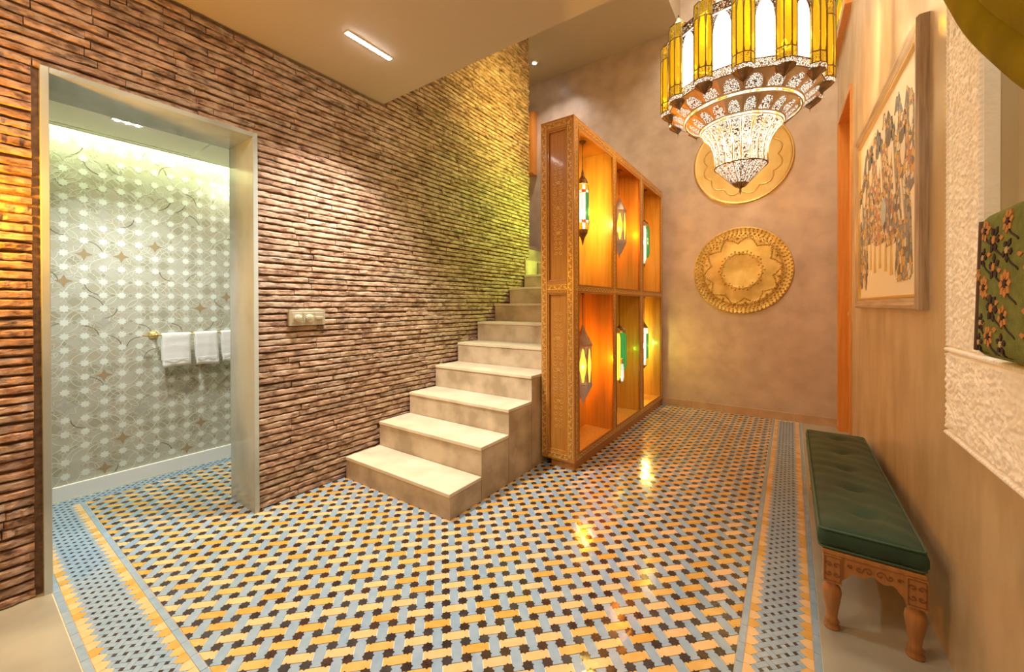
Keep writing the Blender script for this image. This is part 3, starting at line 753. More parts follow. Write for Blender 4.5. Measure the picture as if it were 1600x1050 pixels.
hexlantern((XL, 4.36, 2.225), 'six-sided amber lantern with tin cap in the upper middle bay', TOP_CEIL, 1.0, 11)
# upper far: slim clear and green tubes
def tubelantern(loc, label, top, spec, ztop, pw, caps='silver'):
    t = thing('hanging_lantern', label, 'lantern', loc, GRP)
    hook(t, top-loc[2], ztop)
    b = MB(); b.lathe([(.004, ztop+.01), (.02, ztop-.01), (.045, ztop-.03), (.048, ztop-.04), (.004, ztop-.045)], (0, 0, 0), 12); b.build('cap', M['dark_metal'], t)
    for dx, dy, r, z0, z1, gm in spec:
        b = MB(); b.lathe([(r*.55, z0), (r, z0+.05), (r, z1-.05), (r*.7, z1)], (dx, dy, 0), 8, smooth=False); b.build('glass_tube', M[gm], t)
        staves_b = MB()
        for q in range(8): a = 2*PI*q/8; staves_b.tube([(dx+r*.56*math.cos(a), dy+r*.56*math.sin(a), z0), (dx+r*1.02*math.cos(a), dy+r*1.02*math.sin(a), z0+.05), (dx+r*1.02*math.cos(a), dy+r*1.02*math.sin(a), z1-.05), (dx+r*.7*math.cos(a), dy+r*.7*math.sin(a), z1)], .0018, 4)
        staves_b.build('lead_frame', M['dark_metal'], t)
        b = MB(); b.lathe([(r*.75, z1), (r*.72, z1+.05), (r*.5, z1+.06)], (dx, dy, 0), 10); b.build('tube_cap', M[caps], t)
    b = MB(); b.lathe([(.012, -.30), (.008, -.315), (.002, -.34)], (0, 0, spec[0][3]+.29), 8); b.build('finial', M['dark_metal'], t)
    bulb(t, 0, pw, LCOL)
tubelantern((XL, 5.30, 2.18), 'slim white and green tube lantern in the upper bay nearest the back wall', TOP_CEIL, [(0, -.035, .034, -.28, .20, 'g_clear'), (.01, .05, .042, -.20, .20, 'g_green')], .28, 12)
hexlantern((XL, 3.40, .80), 'six-sided amber lantern in the lower bay nearest the stairs', BOT_CEIL, 1.06, 16)
tubelantern((XL, 4.36, .82), 'lantern of amber, green and white glass tubes in the lower middle bay', BOT_CEIL, [(-.01, -.05, .040, -.30, .22, 'g_amber'), (.02, .035, .048, -.20, .22, 'g_green'), (.03, .0, .022, -.32, -.12, 'g_clear')], .30, 12)
t = thing('hanging_lantern', 'short lantern of green and clear panes in the lower bay nearest the back wall', 'lantern', (XL, 5.29, .82), GRP)
hook(t, BOT_CEIL-.82, .29)
faceted([(.004, .31), (.02, .28), (.05, .235)], 12).build('cap', M['dark_metal'], t)
pane_ring(t, .052, .046, .16, .235, 8, ['g_clear', 'g_clear']); pane_ring(t, .052, .052, -.16, .16, 8, ['g_clear', 'g_green']); pane_ring(t, .040, .052, -.25, -.16, 8, ['g_clear', 'g_yellow'])
staves(t, [(.046, .235), (.052, .16), (.052, -.16), (.040, -.25)], 8)
faceted([(.040, -.25), (.015, -.27), (.003, -.30)], 12).build('finial', M['dark_metal'], t)
bulb(t, .0, 14, (1, .78, .35))

# ------------------------------------------------------------------ chandelier
ch = thing('chandelier', 'huge ornate lantern chandelier of amber glass turrets and pierced metal', 'chandelier', (-.31, 3.44, 0))
N = 13; RP = .515; PH = R(277)
def pol(r, a, z): return (r*math.cos(a), r*math.sin(a), z)
ZP0, ZP1 = 2.87, 3.38
for k in range(N):
    a = PH+2*PI*k/N
    cxp, cyp = (RP-.025)*math.cos(a), (RP-.025)*math.sin(a); rp = .066
    tt = bpy.data.objects.new('glass_turret', None); COL.objects.link(tt); tt.parent = ch
    angs = [a+R(q) for q in (-112, -75, -37.5, 0, 37.5, 75, 112)]
    pts = [(cxp+rp*math.cos(q), cyp+rp*math.sin(q)) for q in angs]
    g1 = MB()
    for (x0, y0), (x1, y1) in zip(pts[:-1], pts[1:]):
        g1.add([(x0, y0, ZP0+.07), (x1, y1, ZP0+.07), (x1, y1, ZP1-.10), (x0, y0, ZP1-.10)], [(0, 1, 2, 3)])
    g1.build('amber_pane', M['g_yellow'], tt); 
    for z0, z1 in ((ZP0, ZP0+.07), (ZP1-.10, ZP1)):
        g2 = MB(); g2.add([(x, y, z0) for x, y in pts]+[(x, y, z1) for x, y in pts], [(q, q+1, 8+q, 7+q) for q in range(6)]); g2.build('fretted_band', M['pierced_y'], tt)
    b = MB()
    for x, y in pts:
        b.tube([(x, y, ZP0), (x, y, ZP1)], .0038, 5)
    for z in (ZP0, ZP0+.07, ZP1-.10, ZP1): b.tube([(x, y, z) for x, y in pts], .004, 5)
    # cusped arch heads and feet over each pane
    for (x0, y0), (x1, y1) in zip(pts[:-1], pts[1:]):
        for zb, sg in ((ZP1-.10, -1), (ZP0+.07, 1)):
            for f0, f1 in ((0, .28), (1, .72)):
                b.add([(x0+(x1-x0)*f0, y0+(y1-y0)*f0, zb), (x0+(x1-x0)*f1, y0+(y1-y0)*f1, zb), (x0+(x1-x0)*f0, y0+(y1-y0)*f0, zb+sg*(.11 if sg < 0 else .05))], [(0, 1, 2)])
    b.build('turret_frame', M['dark_metal'], tt)
    b = MB(); vs = [(x, y, ZP1) for x, y in pts]+[(cxp, cyp, ZP1+.085)]; b.add(vs, [(i, (i+1) % 7, 7) for i in range(7)]); b.tube([(cxp, cyp, ZP1+.08), (cxp, cyp, ZP1+.11)], [.006, .001], 6); b.build('turret_roof', M['dark_metal'], tt)
    b = MB(); tip = (cxp+.0*math.cos(a), cyp, ZP0-.125); tip = (cxp-.01*math.cos(a), cyp-.01*math.sin(a), ZP0-.085)
    mids = [(cxp+rp*.95*math.cos(q), cyp+rp*.95*math.sin(q), ZP0-.028) for q in angs]
    vs = [(x, y, ZP0) for x, y in pts]+mids+[tip]
    b.add(vs, [(i, i+1, 8+i, 7+i) for i in range(6)], 1); b.add(vs, [(7+i, 8+i, 14) for i in range(6)]+[(13, 7, 14)], 0)
    b.tube([tip, (tip[0], tip[1], tip[2]-.025)], [.003, .0008], 5)
    for q in range(7): b.tube([vs[7+q], tip], .002, 4, 0)
    b.build('turret_finial', [M['dark_metal'], M['pierced']], tt)
    # window between turrets
    a2 = a+PI/N; wd = bpy.data.objects.new('glass_window', None); COL.objects.link(wd); wd.parent = ch
    rw_ = .495; hw = .068; c = Vector(pol(rw_, a2, 0)); tv = Vector((-math.sin(a2), math.cos(a2), 0)); nv = Vector((math.cos(a2), math.sin(a2), 0))
    hwf = .082
    def wp(s_, z, d=0): return c+tv*s_+nv*d+Vector((0, 0, z))
    Z0, Z1 = 2.845, 3.345
    b = MB(); b.add([wp(-hwf, Z0+.06), wp(hwf, Z0+.06), wp(hwf, Z1-.06), wp(-hwf, Z1-.06)], [(0, 1, 2, 3)]); b.build('white_pane', M['g_white'], wd)
    b = MB(); b.add([wp(-hwf, Z0), wp(hwf, Z0), wp(hwf, Z0+.06), wp(-hwf, Z0+.06)], [(0, 1, 2, 3)]); b.build('fretted_band', M['pierced'], wd)
    b = MB(); b.add([wp(-hwf, Z1-.06), wp(hwf, Z1-.06), wp(hwf, Z1), wp(-hwf, Z1)], [(0, 1, 2, 3)]); b.build('fretted_band', M['pierced_dense'], wd)
    # spandrels around a pointed arch
    za = Z1-.075; zs = Z1-.25; n = 8
    for sg in (-1, 1):
        b = MB(); arch = [(sg*hw*.86*math.cos(PI/2*q/n)**.75 if q < n else 0, zs+(za-zs)*math.sin(PI/2*q/n)**1.0) for q in range(n+1)]
        vs = [wp(p, z, .004) for p, z in arch]+[wp(sg*hwf, z, .004) for p, z in arch]
        b.add(vs, [(q, q+1, n+2+q, n+1+q) for q in range(n)])
        b.add([wp(sg*hw*.86, zs, .004), wp(sg*hwf, zs, .004), wp(sg*hwf, zs-.05, .004)], [(0, 1, 2)])
        b.build('fretted_spandrel', M['pierced_dense'], wd)
    b = MB()
    for s_ in (-hwf, hwf): b.tube([wp(s_, Z0, .004), wp(s_, Z1, .004)], .004, 5)
    for z in (Z0, Z0+.06, Z1-.06, Z1): b.tube([wp(-hwf, z, .004), wp(hwf, z, .004)], .0035, 5)
    for q in range(7): s0 = -hwf+q*2*hwf/7; b.tube([wp(s0, Z1-.06, .005), wp(s0+2*hwf/7, Z1, .005)], .0016, 4)
    b.build('window_frame', M['dark_metal'], wd)
# skirt tiers: bronze sheets with fretted lobes
def tier(n, prof_out, prof_in, ph, lob=.40, zl=.86, name='skirt_panel', mm='skirt_metal'):
    (r0, z0), (r1, z1) = prof_out, prof_in
    for k in range(n):
        a0, a1 = ph+2*PI*k/n, ph+2*PI*(k+1)/n; am = (a0+a1)/2
        A, B_, C, D = [Vector(q) for q in (pol(r0, a0, z0), pol(r0, a1, z0), pol(r1, a1, z1), pol(r1, a0, z1))]
        b = MB(); b.add([A, D, C, B_], [(0, 1, 2, 3)], 0)
        nv = (B_-A).cross(D-A).normalized(); nv = nv if nv.z < 0 else -nv
        def uv(s_, t_): return (A*(1-s_)+B_*s_)*(1-t_)+(D*(1-s_)+C*s_)*t_+nv*.003
        # pointed ogee lobe rising from the inner edge
        m_ = 7; L_ = [(.5-lob*math.cos(PI/2*q/m_)**.8 if q < m_ else .5, 1-zl*math.sin(PI/2*q/m_)) for q in range(m_+1)]
        Rr = [(1-s_, t_) for s_, t_ in L_]
        vs = [uv(*q) for q in L_]+[uv(*q) for q in Rr]
        b.add(vs, [(q, q+1, m_+2+q, m_+1+q) for q in range(m_)], 1)
        b.build(name, [M[mm], M['pierced']], ch)
tier(20, (.500, 2.845), (.385, 2.775), PH, .38, .80)
tier(20, (.372, 2.755), (.275, 2.680), PH, .38, .84)
for rr, z, tk in ((.388, 2.775, .008), (.378, 2.752, .006), (.276, 2.680, .007), (.266, 2.662, .005)):
    b = MB(); b.tube([pol(rr, 2*PI*q/40, z) for q in range(40)], tk, 8, closed=True); b.build('brass_ring', M['silver'], ch)
NR = 20
prof = [(.262, 2.655), (.222, 2.610), (.194, 2.565), (.177, 2.515), (.170, 2.455), (.173, 2.385)]
for k in range(NR):
    a0, a1 = PH+2*PI*k/NR, PH+2*PI*(k+1)/NR; b = MB(); vs = []
    for r_, z in prof: vs += [pol(r_, a0+.04, z), pol(r_, a1-.04, z)]
    b.add(vs, [(2*q, 2*q+2, 2*q+3, 2*q+1) for q in range(5)], 0, True); b.build('basket_panel', M['pierced'], ch)
    b = MB(); b.tube([pol(r_+.003, a0, z) for r_, z in prof], .0042, 5); b.tube([pol(.172, a0, 2.385), pol(.03, a0, 2.235)], .0028, 5); b.build('basket_rib', M['skirt_metal'], ch)
b = MB(); b.tube([pol(.173, 2*PI*q/36, 2.385) for q in range(36)], .005, 6, closed=True); b.build('brass_ring', M['dark_metal'], ch)
b = MB(); b.lathe([(.17, 2.383), (.05, 2.26)], (0, 0, 0), 20, smooth=False); b.build('cone_net', M['pierced'], ch)
b = MB(); b.lathe([(.055, 2.262), (.03, 2.24), (.010, 2.225), (.006, 2.213), (.010, 2.205), (.005, 2.197), (.001, 2.176)], (0, 0, 0), 14); b.build('bottom_finial', M['dark_metal'], ch)
# crown, stem
b = MB(); b.lathe([(.46, 3.36), (.36, 3.46), (.30, 3.60), (.30, 3.62), (.20, 3.80), (.08, 3.95), (.03, 4.05)], (0, 0, 0), 20, smooth=False); b.build('crown_dome', M['pierced'], ch)
b = MB(); b.tube([(0, 0, 4.0), (0, 0, 6.38)], .012, 8); b.lathe([(.09, 6.40), (.07, 6.36), (.02, 6.33)], (0, 0, 0), 16); b.build('stem', M['dark_metal'], ch)
b = MB(); b.tube([pol(.47, 2*PI*q/26, 3.36) for q in range(26)], .010, 6, closed=True); b.tube([pol(.49, 2*PI*q/26, 2.85) for q in range(26)], .008, 6, closed=True); b.build('brass_ring', M['silver'], ch)
for k in range(6):
    a = R(20+60*k); o_ = pol(.36, a, 3.08); bb_ = MB(); bb_.lathe([(.004, -.035), (.014, -.012), (.016, 0), (.010, .02), (.001, .035)], o_, 10); bb_.build('bulb', M['bulb'], ch)
    l = light('chandelier_light', 'POINT', o_, 42, (1, .77, .45), .03); l.parent = ch
for k in range(3):
    a = R(60+120*k); o_ = pol(.11, a, 2.60); bb_ = MB(); bb_.lathe([(.004, -.03), (.012, -.01), (.014, 0), (.008, .018), (.001, .03)], o_, 10); bb_.build('bulb', M['bulb'], ch)
    l = light('chandelier_light', 'POINT', o_, 26, (1, .82, .52), .02); l.parent = ch

# ------------------------------------------------------------------ brass trays on the back wall
def disc(t, R_, prof, m, name='dish', n=72):
    b = MB(); b.lathe([(r_*R_, -d) for r_, d in prof], (0, 0, 0), n, axis='y'); return b.build(name, m, t)
t = thing('brass_tray', 'polished round brass tray with a scalloped ridge, behind the chandelier', 'tray', (-.495, YB-.002, 3.12))
disc(t, .535, [(1, .0), (1.0, .018), (.985, .026), (.965, .022), (.93, .016), (.3, .014), (.001, .014)], M['brass'])
def scallop(b, rad, amp, n, th):
    pts = []
    for q in range(n*10):
        u = 2*PI*q/(n*10); r_ = rad+amp*abs(math.sin(n*u/2)); pts.append((r_*math.cos(u), -.017, r_*math.sin(u)))
    b.tube(pts, th, 6, closed=True)
b = MB(); scallop(b, .375, .05, 12, .008); b.build('scalloped_ridge', M['brass'], t)
b = MB(); scallop(b, .16, .03, 10, .006); b.build('scalloped_ridge', M['brass'], t)
t = thing('brass_tray', 'round hammered brass tray studded with beads and a ten-pointed star', 'tray', (-.498, YB-.002, 1.772))
disc(t, .532, [(1, 0), (1, .012), (.985, .020), (.97, .016), (.80, .014), (.79, .016), (.77, .024), (.75, .021), (.70, .020), (.44, .020), (.42, .022), (.40, .027), (.38, .022), (.36, .020), (.001, .0195)], M['brass_old'])
b = MB()
def bead(x, z, r_, d=.016):
    b.lathe([(r_, -d), (r_*.8, -d-r_*.8), (r_*.1, -d-r_*1.25)], (x, 0, z), 6, axis='y')
for row, (rr, n, s_) in enumerate(((.512, 72, .0135), (.484, 70, .011), (.455, 60, .0145), (.428, 60, .010), (.232, 34, .0135), (.205, 32, .0115))):
    for q in range(n):
        u = 2*PI*(q+.5*(row % 2))/n; r_ = rr+(.012*math.cos(10*u) if rr < .3 else 0); bead(r_*math.cos(u), r_*math.sin(u), s_)
for q in range(10):
    u0 = 2*PI*q/10+.1; u1 = u0+2*PI/10; um = (u0+u1)/2
    for s_ in range(12):
        f = s_/12
        if f < .5: p = (1-2*f); r_ = .335+.085*p; u = u0+(um-u0)*2*f
        else: p = 2*f-1; r_ = .335+.085*p; u = um+(u1-um)*(2*f-1)
        bead(r_*math.cos(u), r_*math.sin(u), .012, .020)
    bead(.395*math.cos(um), .395*math.sin(um), .020, .018)
b.build('raised_bead', M['brass_old'], t, kind='stuff')
b = MB()
for q in range(60):
    u = 2*PI*q/60; b.tube([(.405*math.cos(u-.02), -.022, .405*math.sin(u-.02)), (.44*math.cos(u+.03), -.018, .44*math.sin(u+.03))], .005, 5)
b.build('raised_leaf', M['brass_old'], t, kind='stuff')

# ------------------------------------------------------------------ tall door and window in the right wall
sk = math.atan(-.0204)*-1
d1 = bpy.data.objects.new('door_1', None); COL.objects.link(d1); struct(d1, 'tall orange wooden doorway beside the bench')
def rq(name, y0, y1, z0, z1, xo0, xo1, m, parent, bevel=0):
    b = MB(); b.add([(xr(y0)+xo0, y0, z0), (xr(y0)+xo1, y0, z0), (xr(y1)+xo1, y1, z0), (xr(y1)+xo0, y1, z0), (xr(y0)+xo0, y0, z1), (xr(y0)+xo1, y0, z1), (xr(y1)+xo1, y1, z1), (xr(y1)+xo0, y1, z1)],
          [(0, 3, 2, 1), (4, 5, 6, 7), (0, 1, 5, 4), (1, 2, 6, 5), (2, 3, 7, 6), (3, 0, 4, 7)]); return b.build(name, m, parent, bevel=bevel)
rq('jamb', DOY0-.005, DOY0+.03, 0, DOZ, -.012, .28, M['door'], d1, .003); rq('jamb', DOY1-.03, DOY1+.06, 0, DOZ, -.012, .28, M['door'], d1, .003)
rq('head', DOY0+.03, DOY1-.03, DOZ-.035, DOZ, -.011, .28, M['door'], d1, .003)
rq('leaf', DOY0+.03, DOY1-.03, .004, DOZ-.035, .16, .20, M['door'], d1)
for z0, z1 in ((.2, 1.1), (1.25, 2.1), (2.25, 3.1)): rq('raised_panel', DOY0+.14, DOY1-.14, z0, z1, .15, .165, M['cab_in'], d1, .004)
w1 = bpy.data.objects.new('window_1', None); COL.objects.link(w1); struct(w1, 'wood framed stained glass window high above the tall door')
WY0, WY1, WZ0, WZ1 = 4.62, 5.58, 4.02, 5.6
rq('window_frame', WY0, WY0+.09, WZ0, WZ1, -.05, .01, M['door'], w1, .004); rq('window_frame', WY1-.09, WY1, WZ0, WZ1, -.05, .01, M['door'], w1, .004)
rq('window_frame', WY0+.09, WY1-.09, WZ0, WZ0+.09, -.05, .01, M['door'], w1, .004); rq('window_frame', WY0+.09, WY1-.09, WZ1-.09, WZ1, -.05, .01, M['door'], w1, .004)
cols = ['g_yellow', 'g_green', 'g_amber', 'g_yellow']
for i in range(4):
    for j in range(7):
        y0 = WY0+.09+i*(WY1-WY0-.18)/4; z0 = WZ0+.09+j*(WZ1-WZ0-.18)/7
        rq('pane', y0+.004, y0+(WY1-WY0-.18)/4-.004, z0+.004, z0+(WZ1-WZ0-.18)/7-.004, -.022, -.016, M[cols[(i*3+j*2) % 4]], w1)
rq('glazing_grid', WY0+.08, WY1-.08, WZ0+.08, WZ1-.08, -.014, -.004, M['dark_metal'], w1)

# ------------------------------------------------------------------ framed picture on the right wall
FY0, FY1, FZ0, FZ1 = 2.42, 4.10, 1.325, 2.60
ft = thing('framed_picture', 'large framed colour drawing of patterned figures above the bench', 'picture', (xr(FY0), FY0, FZ0), rz=math.atan(.0204))
FW, FH = FY1-FY0, FZ1-FZ0
# local: -x out of the wall, y along, z up. mitred moulding
mould = [(0, 0), (-.032, 0), (-.042, .008), (-.042, .022), (-.034, .036), (-.030, .050), (-.024, .062), (0, .062)]
def mitred(name, side, m):
    b = MB(); vs = []
    for e in (0, 1):
        for dx, w_ in mould:
            if side == 'b': p = (w_ if e == 0 else FW-w_, w_)
            elif side == 't': p = (w_ if e == 0 else FW-w_, FH-w_)
            elif side == 'l': p = (w_, w_ if e == 0 else FH-w_)
            else: p = (FW-w_, w_ if e == 0 else FH-w_)
            vs.append((dx, p[0], p[1]))
    n = len(mould); b.add(vs, [(q, (q+1) % n, n+(q+1) % n, n+q) for q in range(n)]+[tuple(range(n))[::-1], tuple(range(n, 2*n))])
    return b.build(name, m, ft)
for s_, m_ in (('b', 'frame_h'), ('t', 'frame_h'), ('l', 'frame'), ('r', 'frame')): mitred('frame_moulding', s_, M[m_])
b = MB(); t_ = .012; o_ = .060
for a in ((o_, o_, FW-o_, o_+t_), (o_, FH-o_-t_, FW-o_, FH-o_), (o_, o_+t_, o_+t_, FH-o_-t_), (FW-o_-t_, o_+t_, FW-o_, FH-o_-t_)): b.box(-.028, a[0], a[1], -.010, a[2], a[3])
b.build('gilt_slip', M['gilt'], ft)
pp = MB(); pp.box(-.012, .055, .055, -.004, FW-.055, FH-.055); pp.build('paper_sheet', M['paper'], ft)
def patch_mat(name, cols, sc_=22):
    m = bpy.data.materials.new(name); m.use_nodes = True; nt = m.node_tree; L = nt.links; p = nt.nodes['Principled BSDF']; p.inputs['Roughness'].default_value = .4
    tc = nd(nt, 'ShaderNodeTexCoord'); v = nd(nt, 'ShaderNodeTexVoronoi'); v.inputs['Scale'].default_value = sc_; L.new(tc.outputs['Object'], v.inputs['Vector'])
    v2 = nd(nt, 'ShaderNodeTexVoronoi'); v2.feature = 'DISTANCE_TO_EDGE'; v2.inputs['Scale'].default_value = sc_; L.new(tc.outputs['Object'], v2.inputs['Vector'])
    sp = nd(nt, 'ShaderNodeSeparateColor'); L.new(v.outputs['Color'], sp.inputs[0]); r = nd(nt, 'ShaderNodeValToRGB'); r.color_ramp.interpolation = 'CONSTANT'
    e = r.color_ramp.elements; e[0].color = (*cols[0], 1); e[1].position = 1/len(cols); e[1].color = (*cols[1], 1)
    for i in range(2, len(cols)): x = e.new(i/len(cols)); x.color = (*cols[i], 1)
    L.new(sp.outputs[0], r.inputs[0]); c = nd(nt, 'ShaderNodeMath', operation='GREATER_THAN'); c.inputs[1].default_value = .045; L.new(v2.outputs['Distance'], c.inputs[0])
    mx = nd(nt, 'ShaderNodeMix', data_type='RGBA'); mx.inputs['A'].default_value = (.05, .05, .06, 1); L.new(c.outputs[0], mx.inputs['Factor']); L.new(r.outputs[0], mx.inputs['B']); L.new(mx.outputs['Result'], p.inputs['Base Color'])
    return m
OC, BL, DK, CR, RD = (.62, .38, .08), (.12, .20, .32), (.05, .05, .06), (.75, .70, .58), (.50, .15, .06)
pm = [patch_mat('patchwork_print', [OC, DK, CR, BL, OC, (.3, .25, .2)], 26), patch_mat('patchwork_print', [BL, DK, OC, CR, RD], 34), patch_mat('patchwork_print', [DK, (.12, .13, .16), BL, DK, OC], 30), patch_mat('patchwork_print', [OC, CR, RD, OC, DK], 40)]
ink = mat('ink_print', (.05, .05, .06), rough=.4); skin = mat('pale_print', (.80, .74, .62), rough=.4); ochre = mat('ochre_print', (.66, .44, .10), rough=.4)
def flat(name, poly, m, d): b = MB(); b.prism(poly, lambda a, c, e: (-e, a, c), .0118, d); b.build(name, m, ft)
def blob(cx_, cz_, rx, rz_, n=20, k=0): return [(cx_+rx*math.cos(2*PI*q/n)*(1+.06*math.sin(3*q+k)), cz_+rz_*math.sin(2*PI*q/n)) for q in range(n)]
# background houses and crowd
flat('printed_backdrop', [(.14, .60), (.14, .98), (.30, 1.10), (.36, .98), (.46, 1.14), (.56, 1.0), (.7, 1.14), (.86, 1.02), (1.0, 1.14), (1.2, .96), (1.4, 1.10), (1.55, .92), (FW-.14, .85), (FW-.14, .42), (1.3, .50), (.9, .55), (.5, .48)][::-1], pm[2], .0135)
figs = [(.36, .145, .17, .60, 0), (.64, .36, .15, .46, 1), (.95, .40, .17, .44, 3), (1.20, .44, .13, .40, 1), (1.44, .22, .13, .52, 0), (1.60, .25, .08, .40, 2)]
for i, (cy_, z0, hw_, hh, pi_) in enumerate(figs):
    flat('printed_robe', [(cy_-hw_, z0+.03), (cy_-hw_*.7, z0), (cy_+hw_*.7, z0), (cy_+hw_, z0+.04), (cy_+hw_*.75, z0+hh*.6), (cy_+hw_*.35, z0+hh), (cy_-hw_*.35, z0+hh), (cy_-hw_*.8, z0+hh*.6)], pm[pi_], .0145+.0004*i)
    flat('printed_face', blob(cy_, z0+hh+.07, .045, .085), skin, .0162+.0004*i); flat('printed_hair', blob(cy_+.02, z0+hh+.15, .055, .05, k=i), ink, .0170+.0004*i)
    flat('printed_hat', [(cy_-.06, z0+hh+.17), (cy_+.06, z0+hh+.17), (cy_+.035, z0+hh+.25), (cy_-.035, z0+hh+.25)], pm[(pi_+1) % 4], .0176+.0004*i)
for i, (cy_, z0, hh, pi_) in enumerate([(.22, .62, .26, 1), (.50, .70, .26, 0), (.80, .74, .25, 3), (1.08, .72, .25, 1), (1.34, .70, .25, 0)]):
    flat('printed_robe', [(cy_-.13, z0), (cy_+.13, z0), (cy_+.08, z0+hh*.7), (cy_+.03, z0+hh), (cy_-.03, z0+hh), (cy_-.08, z0+hh*.7)], pm[pi_], .0139+.0001*i)
    flat('printed_face', blob(cy_, z0+hh+.05, .032, .06), skin, .0143+.0001*i); flat('printed_hat', [(cy_-.05, z0+hh+.09), (cy_+.05, z0+hh+.09), (cy_+.01, z0+hh+.17), (cy_-.01, z0+hh+.17)], pm[(pi_+2) % 4], .0148+.0001*i)
for cy_, z0 in ((.62, .27), (.76, .30), (.92, .33), (1.08, .31), (1.22, .34)):
    flat('printed_leg', [(cy_-.035, z0-.08), (cy_+.035, z0-.08), (cy_+.012, z0+.14), (cy_-.012, z0+.14)], ochre, .0140)
for cy_, z0 in ((1.40, .165), (1.56, .18)): flat('printed_leg', blob(cy_, z0+.05, .05, .09), pm[0], .0148)
for cy_, z0, dz in ((.52, .62, .3), (.84, .70, .25), (.34, .45, .22)):
    flat('printed_arm', [(cy_-.02, z0), (cy_+.02, z0), (cy_+.07, z0+dz), (cy_+.04, z0+dz)], skin, .0182)
flat('printed_bird', [(.74, .52), (.82, .48), (.86, .60), (.80, .66), (.72, .60)], mat('blue_print', (.35, .50, .62), rough=.4), .0186)
gl = mat('picture_glass', (1, 1, 1), rough=.03)
gl.node_tree.nodes['Principled BSDF'].inputs['Alpha'].default_value = .06
b = MB(); b.box(-.0235, .061, .061, -.0225, FW-.061, FH-.061); b.build('glass_sheet', gl, ft)

t = thing('doorbell_button', 'small square nickel wall button under the picture near the door', 'switch', (xr(4.64), 4.64, 1.27), rz=math.atan(.0204))
bx('plate', -.012, -.035, -.035, 0, .035, .035, M['chrome'], t, .003); bx('button', -.020, -.014, -.014, -.010, .014, .014, M['brass'], t, .003)

# triple switch on the brick wall
t = thing('switch_plate', 'brushed nickel triple switch plate with two dials on the brick wall', 'switch', (-2.862, 1.518, 1.268))
bx('plate', -.03, -.130, -.055, .010, .130, .055, M['chrome'], t, .003)
for yy in (-.078, .002):
    bx('key_frame', .006, yy-.036, -.036, .014, yy+.036, .036, M['chrome'], t, .002)
    b = MB(); b.lathe([(.027, .010), (.027, .028), (.024, .032)], (0, yy+.004, -.004), 24, axis='x'); b.build('dial', M['chrome'], t)
bx('key_frame', .006, .048, -.036, .013, .112, .036, M['chrome'], t, .002); bx('key', .012, .052, -.012, .024, .108, .006, M['chrome'], t, .002)

# ------------------------------------------------------------------ carved plaster surround, niche, cushion, drape
tp = bpy.data.objects.new('trim_2', None); COL.objects.link(tp); struct(tp, 'cream carved plaster surround of the wall niche')
def carve(u, v):
    m = abs((v/.17) % 2-1); uu = abs(u-.165)/.165
    h = .5+.5*math.sin(14*uu+3.6*math.sin(37*v)+1.5*math.cos(60*v))*math.cos(95*v+5*math.sin(40*u)+2*m)
    h2 = .5+.5*math.sin(150*u+3*math.sin(90*v))*math.sin(130*v+3*math.cos(110*u))
    hh = max(0, h)**.6*.7+.45*h2
    e = min(u, .33-u)
    if e < .018: hh = .9+.4*math.sin(v*330)*(1 if .006 < e < .014 else 0)
    elif e < .024: hh = 0
    return .004+.011*min(hh, 1.15)
def carved_strip(name, L_, fn, nu=86, res=.0040):
    nv = int(L_/res); b = MB(); vs = []
    for i in range(nu+1):
        for j in range(nv+1):
            u, v = .33*i/nu, L_*j/nv; vs.append(fn(u, v, carve(u, v) if 0 < i < nu and 0 < j < nv else 0))
    b.add(vs, [(i*(nv+1)+j, i*(nv+1)+j+1, (i+1)*(nv+1)+j+1, (i+1)*(nv+1)+j) for i in range(nu) for j in range(nv)], 0, True)
    o = b.build(name, M['carved'], tp); sm = o.modifiers.new('s', 'SOLIDIFY'); sm.thickness = .0
    o.modifiers.remove(sm); return o
ZB = .862
o = carved_strip('carved_panel', 1.67, lambda u, v, h: (xr(NY1)-h-.004, NY1+.33-u, ZB+.33+v))
o = carved_strip('carved_panel', 1.88, lambda u, v, h: (xr(2.0)-h-.004, NY1+.33-v, ZB+.33-u))
o = carved_strip('carved_panel', 1.67, lambda u, v, h: (xr(NY0)-h-.001, NY0-u, ZB+.33+v))
struct(bx('wall_niche', .555, .3, .9, .80, 2.1, 3.0, M['niche']), 'plain olive wall inside the niche')
bx('carved_backing', .487, NY1-.002, NZ0-.33, .52, NY1+.326, 2.86, M['carved'], tp); bx('carved_backing', .489, NY0-.3, NZ0-.325, .52, NY1, NZ0, M['carved'], tp)
b = MB(); b.box(.50, NY1-.0005, NZ0-.02, .72, NY1+.02, 2.76); b.box(.50, NY0-.02, NZ0-.02, .72, NY0+.001, 2.76); b.box(.50, NY0, NZ0-.02, .72, NY1, NZ0+.002); b.box(.5, NY0, 2.748, .72, NY1, 2.77)
struct(b.build('wall_niche', M['niche']))
